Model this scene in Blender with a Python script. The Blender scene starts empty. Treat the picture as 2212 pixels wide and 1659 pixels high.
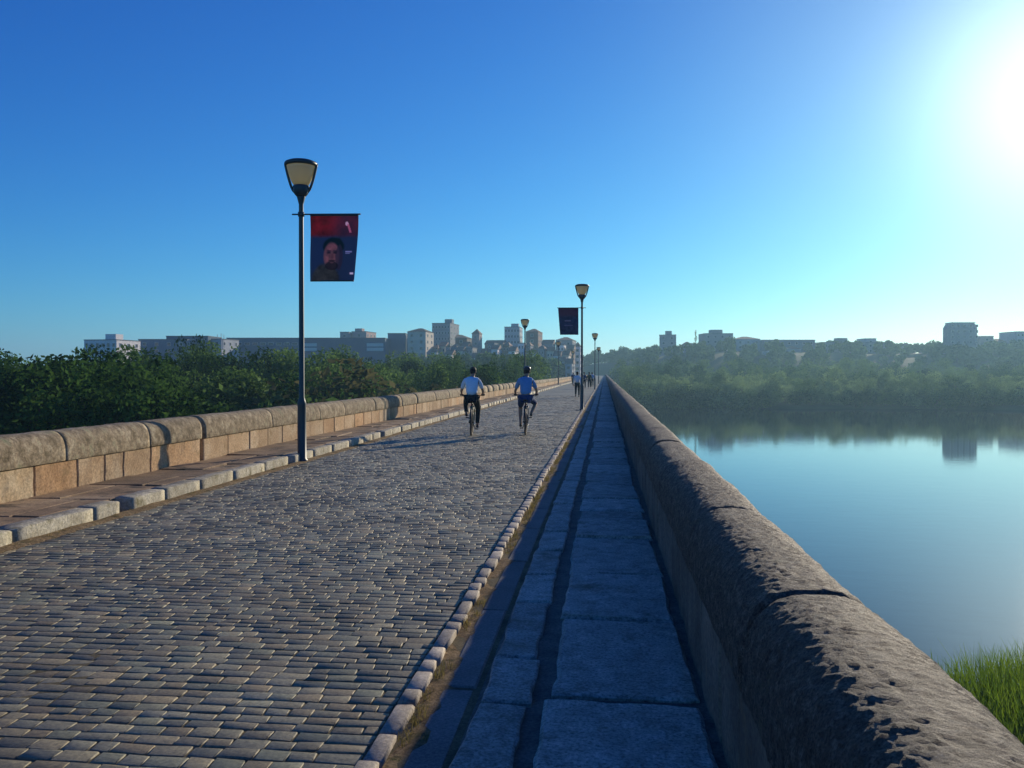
import bpy, bmesh, math, random
import numpy as np
from mathutils import Vector, Matrix, noise as MN

R = math.radians
C = bpy.context.scene.collection
scene = bpy.context.scene

# ------------------------------------------------------------------ camera, sky, sun, exposure
EYE = 1.65
YAW = 6.24           # camera looks this many degrees to the left of the bridge's line (+Y)
cd = bpy.data.cameras.new('camera')
cam = bpy.data.objects.new('camera', cd); C.objects.link(cam)
cam.location = (0, 0, EYE)
cam.rotation_euler = (R(90 - 0.74), 0, R(YAW))
cd.sensor_width = 36; cd.lens = 29.8; cd.clip_start = 0.05; cd.clip_end = 6000
scene.camera = cam

SUN_AZ, SUN_EL = 27.0, 15.7      # degrees right of the bridge's line, above the horizon
w = bpy.data.worlds.new('World'); scene.world = w; w.use_nodes = True
nt = w.node_tree; nt.nodes.clear()
def N(tree, kind, **kw):
    n = tree.nodes.new(kind)
    for k, v in kw.items():
        if k.startswith('_'): setattr(n, k[1:], v)
        else: n.inputs[k.replace('_', ' ')].default_value = v
    return n
sky = nt.nodes.new('ShaderNodeTexSky'); sky.sky_type = 'NISHITA'; sky.sun_disc = False
sky.sun_elevation = R(SUN_EL); sky.sun_rotation = R(SUN_AZ)
sky.altitude = 0; sky.air_density = 1.0; sky.dust_density = 0.12; sky.ozone_density = 6.0
# the photo's deep saturated blue: a grade of the whole sky, channel by channel
pre = nt.nodes.new('ShaderNodeVectorMath'); pre.operation = 'SCALE'; pre.inputs['Scale'].default_value = .105
sep = nt.nodes.new('ShaderNodeSeparateXYZ'); com = nt.nodes.new('ShaderNodeCombineXYZ')
nt.links.new(sky.outputs[0], pre.inputs[0]); nt.links.new(pre.outputs[0], sep.inputs[0])
for i, (gam, gain) in enumerate(((1.8, 1.25), (1.38, 1.32), (.9, 1.15))):
    pw = nt.nodes.new('ShaderNodeMath'); pw.operation = 'POWER'; pw.inputs[1].default_value = gam
    ml = nt.nodes.new('ShaderNodeMath'); ml.operation = 'MULTIPLY'; ml.inputs[1].default_value = gain * 10
    nt.links.new(sep.outputs[i], pw.inputs[0]); nt.links.new(pw.outputs[0], ml.inputs[0]); nt.links.new(ml.outputs[0], com.inputs[i])
bg = nt.nodes.new('ShaderNodeBackground'); bg.inputs['Strength'].default_value = 0.1
out = nt.nodes.new('ShaderNodeOutputWorld')
# bright aureole of forward-scattered light round the sun, which stands just beyond the right edge
tc = nt.nodes.new('ShaderNodeTexCoord'); nv = nt.nodes.new('ShaderNodeVectorMath'); nv.operation = 'NORMALIZE'
dt = nt.nodes.new('ShaderNodeVectorMath'); dt.operation = 'DOT_PRODUCT'
dt.inputs[1].default_value = (math.sin(R(SUN_AZ)) * math.cos(R(SUN_EL)), math.cos(R(SUN_AZ)) * math.cos(R(SUN_EL)), math.sin(R(SUN_EL)))
nt.links.new(tc.outputs['Generated'], nv.inputs[0]); nt.links.new(nv.outputs[0], dt.inputs[0])
mxx = nt.nodes.new('ShaderNodeMath'); mxx.operation = 'MAXIMUM'; mxx.inputs[1].default_value = 0; nt.links.new(dt.outputs['Value'], mxx.inputs[0])
last = com.outputs[0]
for pwr, colr in ((170, (8, 8.5, 7.5)), (26, (2.6, 2.7, 1.4))):
    pn = nt.nodes.new('ShaderNodeMath'); pn.operation = 'POWER'; pn.inputs[1].default_value = pwr; nt.links.new(mxx.outputs[0], pn.inputs[0])
    sv = nt.nodes.new('ShaderNodeVectorMath'); sv.operation = 'SCALE'; sv.inputs[0].default_value = colr; nt.links.new(pn.outputs[0], sv.inputs['Scale'])
    av = nt.nodes.new('ShaderNodeVectorMath'); av.operation = 'ADD'; nt.links.new(last, av.inputs[0]); nt.links.new(sv.outputs[0], av.inputs[1]); last = av.outputs[0]
nt.links.new(last, bg.inputs['Color']); nt.links.new(bg.outputs[0], out.inputs['Surface'])

sl = bpy.data.lights.new('sun', 'SUN'); sl.energy = 5.0; sl.angle = R(0.5); sl.color = (1.0, 0.86, 0.66)
so = bpy.data.objects.new('sun', sl); C.objects.link(so)
sd = Vector((math.sin(R(SUN_AZ)) * math.cos(R(SUN_EL)), math.cos(R(SUN_AZ)) * math.cos(R(SUN_EL)), math.sin(R(SUN_EL))))
so.rotation_euler = sd.to_track_quat('Z', 'Y').to_euler(); so.location = (60, 80, 60)

vs = scene.view_settings; vs.view_transform = 'Standard'; vs.look = 'None'; vs.exposure = 0; vs.gamma = 1
scene.cycles.use_denoising = True
scene.cycles.max_bounces = 6; scene.cycles.volume_bounces = 0; scene.cycles.transparent_max_bounces = 6

# ------------------------------------------------------------------ small tools
FOC = 1830.0
cy, sy = math.cos(R(YAW)), math.sin(R(YAW))
def spot(u, d):
    """ground position whose bearing is column u of the survey photo, at depth d metres"""
    x = (u - 1106) / FOC * d
    return x * cy - d * sy, x * sy + d * cy
def level(v, d):
    return EYE - (v - 806) / FOC * d

def tag(o, label=None, cat=None, group=None, kind=None):
    if label: o['label'] = label
    if cat: o['category'] = cat
    if group: o['group'] = group
    if kind: o['kind'] = kind
    return o
def empty(name, loc=(0, 0, 0), rz=0, label=None, cat=None, group=None):
    o = bpy.data.objects.new(name, None); C.objects.link(o)
    o.location = loc; o.rotation_euler = (0, 0, rz); o.empty_display_size = .2
    return tag(o, label, cat, group)
def link(name, me, mat=None, parent=None, smooth=False):
    if mat is not None and not me.materials:
        for m in (mat if isinstance(mat, (list, tuple)) else [mat]): me.materials.append(m)
    if smooth: me.polygons.foreach_set('use_smooth', [True] * len(me.polygons))
    o = bpy.data.objects.new(name, me); C.objects.link(o)
    if parent: o.parent = parent
    return o
def mesh(name, verts, faces):
    me = bpy.data.meshes.new(name); me.from_pydata([tuple(v) for v in verts], [], faces); me.update(); return me
def quads(name, V):
    """V: (n,4,3) array of loose quads"""
    V = np.asarray(V, dtype=np.float32); n = len(V)
    me = bpy.data.meshes.new(name)
    me.vertices.add(n * 4); me.vertices.foreach_set('co', V.reshape(-1))
    me.loops.add(n * 4); me.loops.foreach_set('vertex_index', np.arange(n * 4, dtype=np.int32))
    me.polygons.add(n); me.polygons.foreach_set('loop_start', np.arange(0, n * 4, 4, dtype=np.int32))
    me.update(calc_edges=True); return me

class MB:
    def __init__(s): s.v = []; s.f = []
    def add(s, v, f):
        k = len(s.v); s.v += [tuple(p) for p in v]; s.f += [tuple(i + k for i in q) for q in f]
    def box(s, c, size, rz=0, taper=1.0):
        x, y, z = [a / 2 for a in size]; cz, sz = math.cos(rz), math.sin(rz); P = []
        for dz in (-1, 1):
            t = taper if dz > 0 else 1
            for dx, dy in ((-1, -1), (1, -1), (1, 1), (-1, 1)):
                px, py = dx * x * t, dy * y * t
                P.append((c[0] + px * cz - py * sz, c[1] + px * sz + py * cz, c[2] + dz * z))
        s.add(P, [(0, 3, 2, 1), (4, 5, 6, 7), (0, 1, 5, 4), (1, 2, 6, 5), (2, 3, 7, 6), (3, 0, 4, 7)])
    def bevbox(s, x0, x1, y0, y1, z0, z1, b=.01, j=0.0, rng=random):
        """stone with worn upper edges"""
        q = lambda: rng.uniform(-j, j)
        a = [(x0 + q(), y0 + q()), (x1 + q(), y0 + q()), (x1 + q(), y1 + q()), (x0 + q(), y1 + q())]
        sg = [(1, 1), (-1, 1), (-1, -1), (1, -1)]
        P = [(p[0], p[1], z0) for p in a] + [(p[0], p[1], z1 - b + q() * .5) for p in a] + \
            [(p[0] + g[0] * b, p[1] + g[1] * b, z1 + q() * .5) for p, g in zip(a, sg)]
        F = [(8, 9, 10, 11)]
        for i in range(4):
            k = (i + 1) % 4
            F += [(i, k, 4 + k, 4 + i), (4 + i, 4 + k, 8 + k, 8 + i)]
        s.add(P, F)
    def lathe(s, prof, seg=16, c=(0, 0, 0), cap=True):
        k = len(s.v)
        for r, z in prof:
            for i in range(seg):
                a = 2 * math.pi * i / seg
                s.v.append((c[0] + r * math.cos(a), c[1] + r * math.sin(a), c[2] + z))
        for j in range(len(prof) - 1):
            for i in range(seg):
                n = (i + 1) % seg
                s.f.append((k + j * seg + i, k + j * seg + n, k + (j + 1) * seg + n, k + (j + 1) * seg + i))
        if cap:
            s.f.append(tuple(k + i for i in reversed(range(seg))))
            s.f.append(tuple(k + (len(prof) - 1) * seg + i for i in range(seg)))
    def tube(s, pts, rad, seg=8, cap=True):
        pts = [Vector(p) for p in pts]; n = len(pts)
        rad = rad if isinstance(rad, (list, tuple)) else [rad] * n
        k = len(s.v); ref = None
        for i, p in enumerate(pts):
            t = (pts[min(i + 1, n - 1)] - pts[max(i - 1, 0)])
            t = t.normalized() if t.length > 1e-9 else Vector((0, 0, 1))
            if ref is None: ref = t.orthogonal().normalized()
            a = (ref - t * ref.dot(t))
            a = a.normalized() if a.length > 1e-6 else t.orthogonal().normalized()
            b = t.cross(a); ref = a
            for q in range(seg):
                an = 2 * math.pi * q / seg
                s.v.append(tuple(p + (a * math.cos(an) + b * math.sin(an)) * rad[i]))
        for i in range(n - 1):
            for q in range(seg):
                m = (q + 1) % seg
                s.f.append((k + i * seg + q, k + i * seg + m, k + (i + 1) * seg + m, k + (i + 1) * seg + q))
        if cap:
            s.f.append(tuple(k + q for q in reversed(range(seg))))
            s.f.append(tuple(k + (n - 1) * seg + q for q in range(seg)))
    def torus(s, c, r, t, seg=36, ts=8, axis='x', squash=1.0):
        k = len(s.v)
        for i in range(seg):
            a = 2 * math.pi * i / seg
            for q in range(ts):
                b = 2 * math.pi * q / ts
                rr = r + t * math.cos(b); h = t * squash * math.sin(b)
                if axis == 'x': s.v.append((c[0] + h, c[1] + rr * math.cos(a), c[2] + rr * math.sin(a)))
                else: s.v.append((c[0] + rr * math.cos(a), c[1] + rr * math.sin(a), c[2] + h))
        for i in range(seg):
            for q in range(ts):
                n, m = (i + 1) % seg, (q + 1) % ts
                s.f.append((k + i * ts + q, k + n * ts + q, k + n * ts + m, k + i * ts + m))
    def ball(s, c, r, seg=14, rings=9):
        r = r if isinstance(r, (tuple, list)) else (r, r, r)
        k = len(s.v)
        for j in range(rings + 1):
            p = math.pi * (j + .0) / rings - math.pi / 2
            p = max(min(p, math.pi / 2 - .08), -math.pi / 2 + .08)
            for i in range(seg):
                a = 2 * math.pi * i / seg
                s.v.append((c[0] + r[0] * math.cos(p) * math.cos(a), c[1] + r[1] * math.cos(p) * math.sin(a), c[2] + r[2] * math.sin(p)))
        for j in range(rings):
            for i in range(seg):
                n = (i + 1) % seg
                s.f.append((k + j * seg + i, k + j * seg + n, k + (j + 1) * seg + n, k + (j + 1) * seg + i))
        s.f.append(tuple(k + i for i in reversed(range(seg)))); s.f.append(tuple(k + rings * seg + i for i in range(seg)))
    def mesh(s, name): return mesh(name, s.v, s.f)
    def build(s, name, mat, parent=None, smooth=False): return link(name, s.mesh(name), mat, parent, smooth)

# ------------------------------------------------------------------ materials
def material(name):
    m = bpy.data.materials.new(name); m.use_nodes = True; t = m.node_tree; t.nodes.clear()
    o = t.nodes.new('ShaderNodeOutputMaterial'); p = t.nodes.new('ShaderNodeBsdfPrincipled')
    t.links.new(p.outputs[0], o.inputs['Surface']); return m, t, p, o
def plain(name, col, rough=.6, metal=0, spec=.5):
    m, t, p, o = material(name)
    p.inputs['Base Color'].default_value = (*col, 1); p.inputs['Roughness'].default_value = rough
    p.inputs['Metallic'].default_value = metal; p.inputs['Specular IOR Level'].default_value = spec
    n = N(t, 'ShaderNodeTexNoise', Scale=9.0, Detail=3.0); mr = N(t, 'ShaderNodeMapRange')
    mr.inputs[3].default_value = .82; mr.inputs[4].default_value = 1.15
    mx = t.nodes.new('ShaderNodeVectorMath'); mx.operation = 'SCALE'; mx.inputs[0].default_value = col
    t.links.new(n.outputs['Fac'], mr.inputs[0]); t.links.new(mr.outputs[0], mx.inputs['Scale'])
    t.links.new(mx.outputs[0], p.inputs['Base Color']); return m
def ramp(t, stops):
    r = t.nodes.new('ShaderNodeValToRGB'); e = r.color_ramp.elements
    while len(e) < len(stops): e.new(.5)
    for i, (p, c) in enumerate(stops): e[i].position = p; e[i].color = (*c, 1)
    return r
def stone(name, cols, scale=2.0, island=.25, bump=.5, fine=60, rough=.85, spec=.3, bd=.01, patch=None, tint=None, spk=(.6, 1.4)):
    """granite / sandstone: patchy tone, speckle, a tone of its own for every loose block, rough relief"""
    m, t, p, o = material(name); L = t.links.new
    co = t.nodes.new('ShaderNodeTexCoord'); ge = t.nodes.new('ShaderNodeNewGeometry')
    n1 = N(t, 'ShaderNodeTexNoise', Scale=scale, Detail=8.0, Roughness=.62)
    n2 = N(t, 'ShaderNodeTexNoise', Scale=fine, Detail=4.0, Roughness=.7)
    L(co.outputs['Object'], n1.inputs['Vector']); L(co.outputs['Object'], n2.inputs['Vector'])
    k = len(cols); rp = ramp(t, [(.28 + .44 * i / (k - 1), c) for i, c in enumerate(cols)])
    L(n1.outputs['Fac'], rp.inputs[0])
    br = N(t, 'ShaderNodeMapRange'); br.inputs[3].default_value = 1 - island; br.inputs[4].default_value = 1 + island
    L(ge.outputs['Random Per Island'], br.inputs[0])
    sp = N(t, 'ShaderNodeMapRange'); sp.inputs[1].default_value = .3; sp.inputs[2].default_value = .7
    sp.inputs[3].default_value = spk[0]; sp.inputs[4].default_value = spk[1]; L(n2.outputs['Fac'], sp.inputs[0])
    mu = t.nodes.new('ShaderNodeMath'); mu.operation = 'MULTIPLY'; L(br.outputs[0], mu.inputs[0]); L(sp.outputs[0], mu.inputs[1])
    sc = t.nodes.new('ShaderNodeVectorMath'); sc.operation = 'SCALE'; L(rp.outputs[0], sc.inputs[0]); L(mu.outputs[0], sc.inputs['Scale'])
    last = sc.outputs[0]
    if tint:      # some islands take another hue
        wn = t.nodes.new('ShaderNodeTexWhiteNoise'); wn.noise_dimensions = '1D'; L(ge.outputs['Random Per Island'], wn.inputs['W'])
        tr = ramp(t, [(0, tint[0]), (.55, (1, 1, 1)), (.8, (1, 1, 1)), (1, tint[1])]); L(wn.outputs['Value'], tr.inputs[0])
        mm = t.nodes.new('ShaderNodeVectorMath'); mm.operation = 'MULTIPLY'; L(last, mm.inputs[0]); L(tr.outputs[0], mm.inputs[1]); last = mm.outputs[0]
    if patch:     # lichen / moss / grime patches
        n3 = N(t, 'ShaderNodeTexNoise', Scale=patch[1], Detail=6.0, Roughness=.7); L(co.outputs['Object'], n3.inputs['Vector'])
        pr = ramp(t, [(patch[2], (0, 0, 0)), (patch[2] + .12, (1, 1, 1))]); L(n3.outputs['Fac'], pr.inputs[0])
        mix = t.nodes.new('ShaderNodeMix'); mix.data_type = 'RGBA'; L(pr.outputs[0], mix.inputs[0]); L(last, mix.inputs[6])
        mix.inputs[7].default_value = (*patch[0], 1); last = mix.outputs[2]
    L(last, p.inputs['Base Color'])
    p.inputs['Roughness'].default_value = rough; p.inputs['Specular IOR Level'].default_value = spec
    n4 = N(t, 'ShaderNodeTexNoise', Scale=fine * .35, Detail=10.0, Roughness=.75); L(co.outputs['Object'], n4.inputs['Vector'])
    bp = N(t, 'ShaderNodeBump', Strength=bump, Distance=bd); L(n4.outputs['Fac'], bp.inputs['Height']); L(bp.outputs[0], p.inputs['Normal'])
    return m

M = {}
M['sett'] = stone('worn_setts', [(.115, .105, .06), (.185, .17, .103), (.27, .25, .158)], .9, .2, .8, 45, .58, .45, .006,
                  tint=((1.16, .98, .8), (.92, 1.0, .95)), patch=((.20, .16, .09), 1.4, .57))
M['sett_far'] = stone('distant_setts', [(.12, .11, .065), (.19, .175, .105), (.265, .245, .155)], .4, 0, .7, 14, .62, .42, .02)
M['joint'] = stone('earth_joints', [(.08, .07, .042), (.15, .125, .072), (.22, .18, .10)], 3, 0, .6, 70, .95, .1)
M['rim'] = stone('rim_stones', [(.24, .21, .165), (.34, .30, .24), (.44, .39, .31)], 4, .22, .7, 55, .75, .3)
M['dirt'] = stone('sandy_dirt', [(.15, .11, .055), (.25, .175, .09), (.33, .25, .14)], 5, 0, 1, 40, .95, .1, .03, patch=((.06, .065, .025), 6, .54))
M['mortar'] = stone('dark_joint_earth', [(.10, .10, .085), (.16, .155, .13), (.22, .21, .17)], 6, 0, 1, 50, .95, .1, .02)
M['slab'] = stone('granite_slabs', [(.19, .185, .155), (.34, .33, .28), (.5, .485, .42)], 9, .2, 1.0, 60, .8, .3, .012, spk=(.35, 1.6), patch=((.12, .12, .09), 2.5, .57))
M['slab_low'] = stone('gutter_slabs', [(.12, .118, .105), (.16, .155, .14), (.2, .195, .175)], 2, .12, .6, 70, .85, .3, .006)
M['flag'] = stone('worn_flagstones', [(.17, .115, .065), (.28, .19, .105), (.38, .28, .165)], 1.5, .28, .8, 45, .85, .25, .012, patch=((.09, .075, .05), 2.2, .52))
M['kerb'] = stone('pale_kerb', [(.27, .23, .15), (.42, .38, .27), (.52, .48, .36)], 6, .15, 1.0, 40, .8, .3, .03, patch=((.17, .15, .07), 4, .55))
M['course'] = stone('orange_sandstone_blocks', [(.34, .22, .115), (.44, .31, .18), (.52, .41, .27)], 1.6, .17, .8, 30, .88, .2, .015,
                    tint=((1.05, .92, .8), (.95, 1.0, .98)), patch=((.27, .18, .085), 2.6, .55))
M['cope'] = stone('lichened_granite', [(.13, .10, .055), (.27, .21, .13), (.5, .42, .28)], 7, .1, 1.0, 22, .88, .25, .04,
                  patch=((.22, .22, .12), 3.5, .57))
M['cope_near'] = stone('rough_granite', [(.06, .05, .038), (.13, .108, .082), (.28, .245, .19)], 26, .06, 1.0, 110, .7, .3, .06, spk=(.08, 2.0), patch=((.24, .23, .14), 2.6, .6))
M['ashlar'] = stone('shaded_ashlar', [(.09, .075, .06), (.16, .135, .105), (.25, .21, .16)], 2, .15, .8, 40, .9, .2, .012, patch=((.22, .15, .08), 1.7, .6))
M['bridge'] = stone('bridge_masonry', [(.22, .18, .12), (.32, .27, .2), (.4, .35, .26)], .4, 0, .8, 6, .9, .2, .05)
M['iron'] = plain('painted_iron', (.022, .045, .055), .45, 0, .5)
M['dark'] = plain('black_rubber', (.015, .015, .017), .7)
M['steel'] = plain('brushed_steel', (.35, .36, .38), .3, .9)
M['frame_a'] = plain('green_frame_paint', (.02, .10, .07), .3)
M['frame_b'] = plain('black_frame_paint', (.02, .03, .05), .3)
M['skin'] = plain('skin', (.36, .2, .13), .6)
M['hair'] = plain('dark_hair', (.012, .009, .007), .7)
M['shoe'] = plain('shoe_leather', (.06, .05, .05), .7)
M['shoe_w'] = plain('white_shoe', (.7, .7, .68), .7)

def lampglass():
    m, t, p, o = material('frosted_glass')
    t.nodes.remove(p); L = t.links.new
    d = N(t, 'ShaderNodeBsdfDiffuse', Color=(.85, .75, .5, 1)); tr = N(t, 'ShaderNodeBsdfTranslucent', Color=(.95, .83, .52, 1))
    g = N(t, 'ShaderNodeBsdfGlossy', Color=(.9, .9, .9, 1), Roughness=.2)
    mx = N(t, 'ShaderNodeMixShader', Fac=.62); L(d.outputs[0], mx.inputs[1]); L(tr.outputs[0], mx.inputs[2])
    m2 = N(t, 'ShaderNodeMixShader', Fac=.07); L(mx.outputs[0], m2.inputs[1]); L(g.outputs[0], m2.inputs[2])
    L(m2.outputs[0], o.inputs['Surface']); return m
M['glass'] = lampglass()

def leaf(name, a, b, trans=.45, sc=.35):
    m, t, p, o = material(name); t.nodes.remove(p); L = t.links.new
    co = t.nodes.new('ShaderNodeTexCoord'); oi = t.nodes.new('ShaderNodeObjectInfo'); ge = t.nodes.new('ShaderNodeNewGeometry')
    n = N(t, 'ShaderNodeTexNoise', Scale=sc, Detail=4.0); L(co.outputs['Object'], n.inputs['Vector'])
    ad = t.nodes.new('ShaderNodeMath'); ad.operation = 'ADD'; L(n.outputs['Fac'], ad.inputs[0]); om = t.nodes.new('ShaderNodeMath'); om.operation = 'MULTIPLY'; om.inputs[1].default_value = 1.5; L(oi.outputs['Random'], om.inputs[0]); L(om.outputs[0], ad.inputs[1])
    a2 = t.nodes.new('ShaderNodeMath'); a2.operation = 'ADD'; L(ad.outputs[0], a2.inputs[0]); L(ge.outputs['Random Per Island'], a2.inputs[1])
    dv = t.nodes.new('ShaderNodeMath'); dv.operation = 'DIVIDE'; dv.inputs[1].default_value = 3.3; L(a2.outputs[0], dv.inputs[0])
    rp = ramp(t, [(.30, a), (.68, b)]); L(dv.outputs[0], rp.inputs[0])
    d = N(t, 'ShaderNodeBsdfDiffuse'); tr = N(t, 'ShaderNodeBsdfTranslucent')
    L(rp.outputs[0], d.inputs[0]); L(rp.outputs[0], tr.inputs[0])
    mx = N(t, 'ShaderNodeMixShader', Fac=trans); L(d.outputs[0], mx.inputs[1]); L(tr.outputs[0], mx.inputs[2])
    L(mx.outputs[0], o.inputs['Surface']); return m
M['leaf_dark'] = leaf('dark_leaves', (.01, .03, .008), (.075, .15, .03), .4)
M['leaf_mid'] = leaf('mid_leaves', (.015, .05, .012), (.14, .23, .055), .45)
M['leaf_willow'] = leaf('willow_leaves', (.05, .10, .03), (.24, .34, .13), .5)
M['leaf_dry'] = leaf('olive_leaves', (.07, .075, .03), (.17, .16, .07), .4)
M['wood_mass'] = leaf('woodland_leaves', (.015, .05, .02), (.12, .2, .06), .35, .11)
M['reed'] = leaf('reed_blades', (.09, .17, .01), (.32, .44, .035), .55, 1.5)
M['bark'] = plain('bark', (.09, .07, .05), .9)

# ------------------------------------------------------------------ terrain and water
WL = -9.2
def ss(a, b, x):
    t = min(1, max(0, (x - a) / (b - a))); return t * t * (3 - 2 * t)
def shore(x):
    return 262 + 7 * math.sin(x / 41 + 1) + 4 * math.sin(x / 13) + 2 * math.sin(x / 5.1)
def ground_z(x, y):
    hill = ss(385, 520, y) * (15 + 5.5 * ss(0, 60, x) + 2 * math.sin(x / 90) + 1.2 * math.sin(x / 37 + y / 80)) + ss(520, 1000, y) * 6
    hill *= 1 - .9 * (1 - ss(10, 30, abs(x + 3))) * (1 - ss(545, 590, y))
    yr = ss(-6, 8, y - shore(x)) * 3.2 - 2.0 + hill
    yl = .8 + .5 * math.sin(x / 9) * math.sin(y / 11) + ss(250, 420, y) * 2 + hill * .75
    if y < 16: yl = yl - 3 * (1 - ss(4, 16, y))
    reed = 2.2 * math.exp(-((x - 21) / 11.5) ** 4 - ((y - 22.5) / 12) ** 4)
    k = ss(-14, -7, x)
    return WL + yl * (1 - k) + (yr + reed) * k
def sheet(name, xs, ys, fz, mat):
    V = [(x, y, fz(x, y)) for y in ys for x in xs]; n = len(xs)
    F = [(j * n + i, j * n + i + 1, (j + 1) * n + i + 1, (j + 1) * n + i) for j in range(len(ys) - 1) for i in range(n - 1)]
    return link(name, mesh(name, V, F), mat, None, True)
def earth():
    m, t, p, o = material('river_meadow'); L = t.links.new
    co = t.nodes.new('ShaderNodeTexCoord'); n = N(t, 'ShaderNodeTexNoise', Scale=.09, Detail=8.0, Roughness=.65); L(co.outputs['Object'], n.inputs['Vector'])
    rp = ramp(t, [(.3, (.025, .05, .016)), (.55, (.05, .08, .025)), (.75, (.12, .11, .06))]); L(n.outputs['Fac'], rp.inputs[0])
    L(rp.outputs[0], p.inputs['Base Color']); p.inputs['Roughness'].default_value = .95
    bp = N(t, 'ShaderNodeBump', Strength=.8, Distance=.6); L(n.outputs['Fac'], bp.inputs['Height']); L(bp.outputs[0], p.inputs['Normal']); return m
M['earth'] = earth()
lin = np.linspace(-1, 1, 230)
xs = [1500 * (0.12 * a + .88 * a ** 3) for a in lin]
ys = list(np.arange(-120, 60, 6.0)) + list(np.arange(60, 240, 10.0)) + list(np.arange(240, 300, 3.0)) + list(np.arange(300, 620, 12.0)) + list(np.arange(640, 2000, 60.0))
g = sheet('ground', xs, ys, ground_z, M['earth']); tag(g, 'earth and meadow of the river banks and the town hill', None, None, 'structure')

def watermat():
    m, t, p, o = material('river_water'); L = t.links.new
    p.inputs['Base Color'].default_value = (.012, .022, .035, 1); p.inputs['Roughness'].default_value = .045
    p.inputs['IOR'].default_value = 1.33; p.inputs['Specular IOR Level'].default_value = .5
    co = t.nodes.new('ShaderNodeTexCoord'); mp = t.nodes.new('ShaderNodeMapping'); mp.inputs['Scale'].default_value = (.5, 1.1, 1)
    L(co.outputs['Object'], mp.inputs['Vector'])
    n = N(t, 'ShaderNodeTexNoise', Scale=.8, Detail=3.0, Roughness=.55); L(mp.outputs[0], n.inputs['Vector'])
    bp = N(t, 'ShaderNodeBump', Strength=.05, Distance=.12); L(n.outputs['Fac'], bp.inputs['Height']); L(bp.outputs[0], p.inputs['Normal']); return m
wv = mesh('river_water', [(-1450, -118, WL), (1450, -118, WL), (1450, 460, WL), (-1450, 460, WL)], [(0, 1, 2, 3)])
wo = link('river_water', wv, watermat()); tag(wo, 'calm blue river mirroring the far bank', None, None, 'structure')

# ------------------------------------------------------------------ bridge body with arches
YB0, YB1 = -30.0, 560.0
XL, XR = -7.42, .98
def bridge_body():
    root = empty('stone_bridge', (0, 0, 0), 0, 'long granite bridge on round arches carrying the cobbled road over the river', 'bridge')
    span, pier, spring = 9.0, 4.0, -6.8
    prof = [(YB0, -.32), (YB1, -.32), (YB1, WL - 2)]
    y = YB1
    while y - pier - span > YB0:
        y -= pier; prof.append((y, WL - 2)); prof.append((y, spring))
        for i in range(1, 12):
            a = math.pi * i / 12
            prof.append((y - span / 2 + span / 2 * math.cos(a), spring + span / 2 * math.sin(a)))
        y -= span; prof.append((y, spring)); prof.append((y, WL - 2))
    prof.append((YB0, WL - 2))
    n = len(prof); bm = bmesh.new()
    A = [bm.verts.new((XL, p[0], p[1])) for p in prof]; B = [bm.verts.new((XR, p[0], p[1])) for p in prof]
    bm.faces.new(A); bm.faces.new(list(reversed(B)))
    for i in range(n): bm.faces.new((A[i], B[i], B[(i + 1) % n], A[(i + 1) % n]))
    bmesh.ops.triangulate(bm, faces=[f for f in bm.faces if len(f.verts) > 4]); bmesh.ops.recalc_face_normals(bm, faces=bm.faces)
    me = bpy.data.meshes.new('arch_masonry'); bm.to_mesh(me); bm.free(); link('arch_masonry', me, M['bridge'], root)
    y = YB1
    while y - pier - span > YB0:      # pointed cutwaters on the piers
        c = y - pier / 2; mb = MB()
        for s, x in ((1, XR - .02), (-1, XL + .02)):
            P = [(x, c - 1.6, WL - 2), (x, c + 1.6, WL - 2), (x + s * 1.9, c, WL - 2), (x, c - 1.6, -5), (x, c + 1.6, -5), (x + s * 1.9, c, -5.2), (x, c, -3.9)]
            F = [(0, 2, 5, 3), (2, 1, 4, 5), (3, 5, 6), (5, 4, 6), (0, 1, 2)]
            mb = MB(); mb.add(P, F); mb.build('cutwater', M['bridge'], root)
        y -= pier + span
bridge_body()

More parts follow.
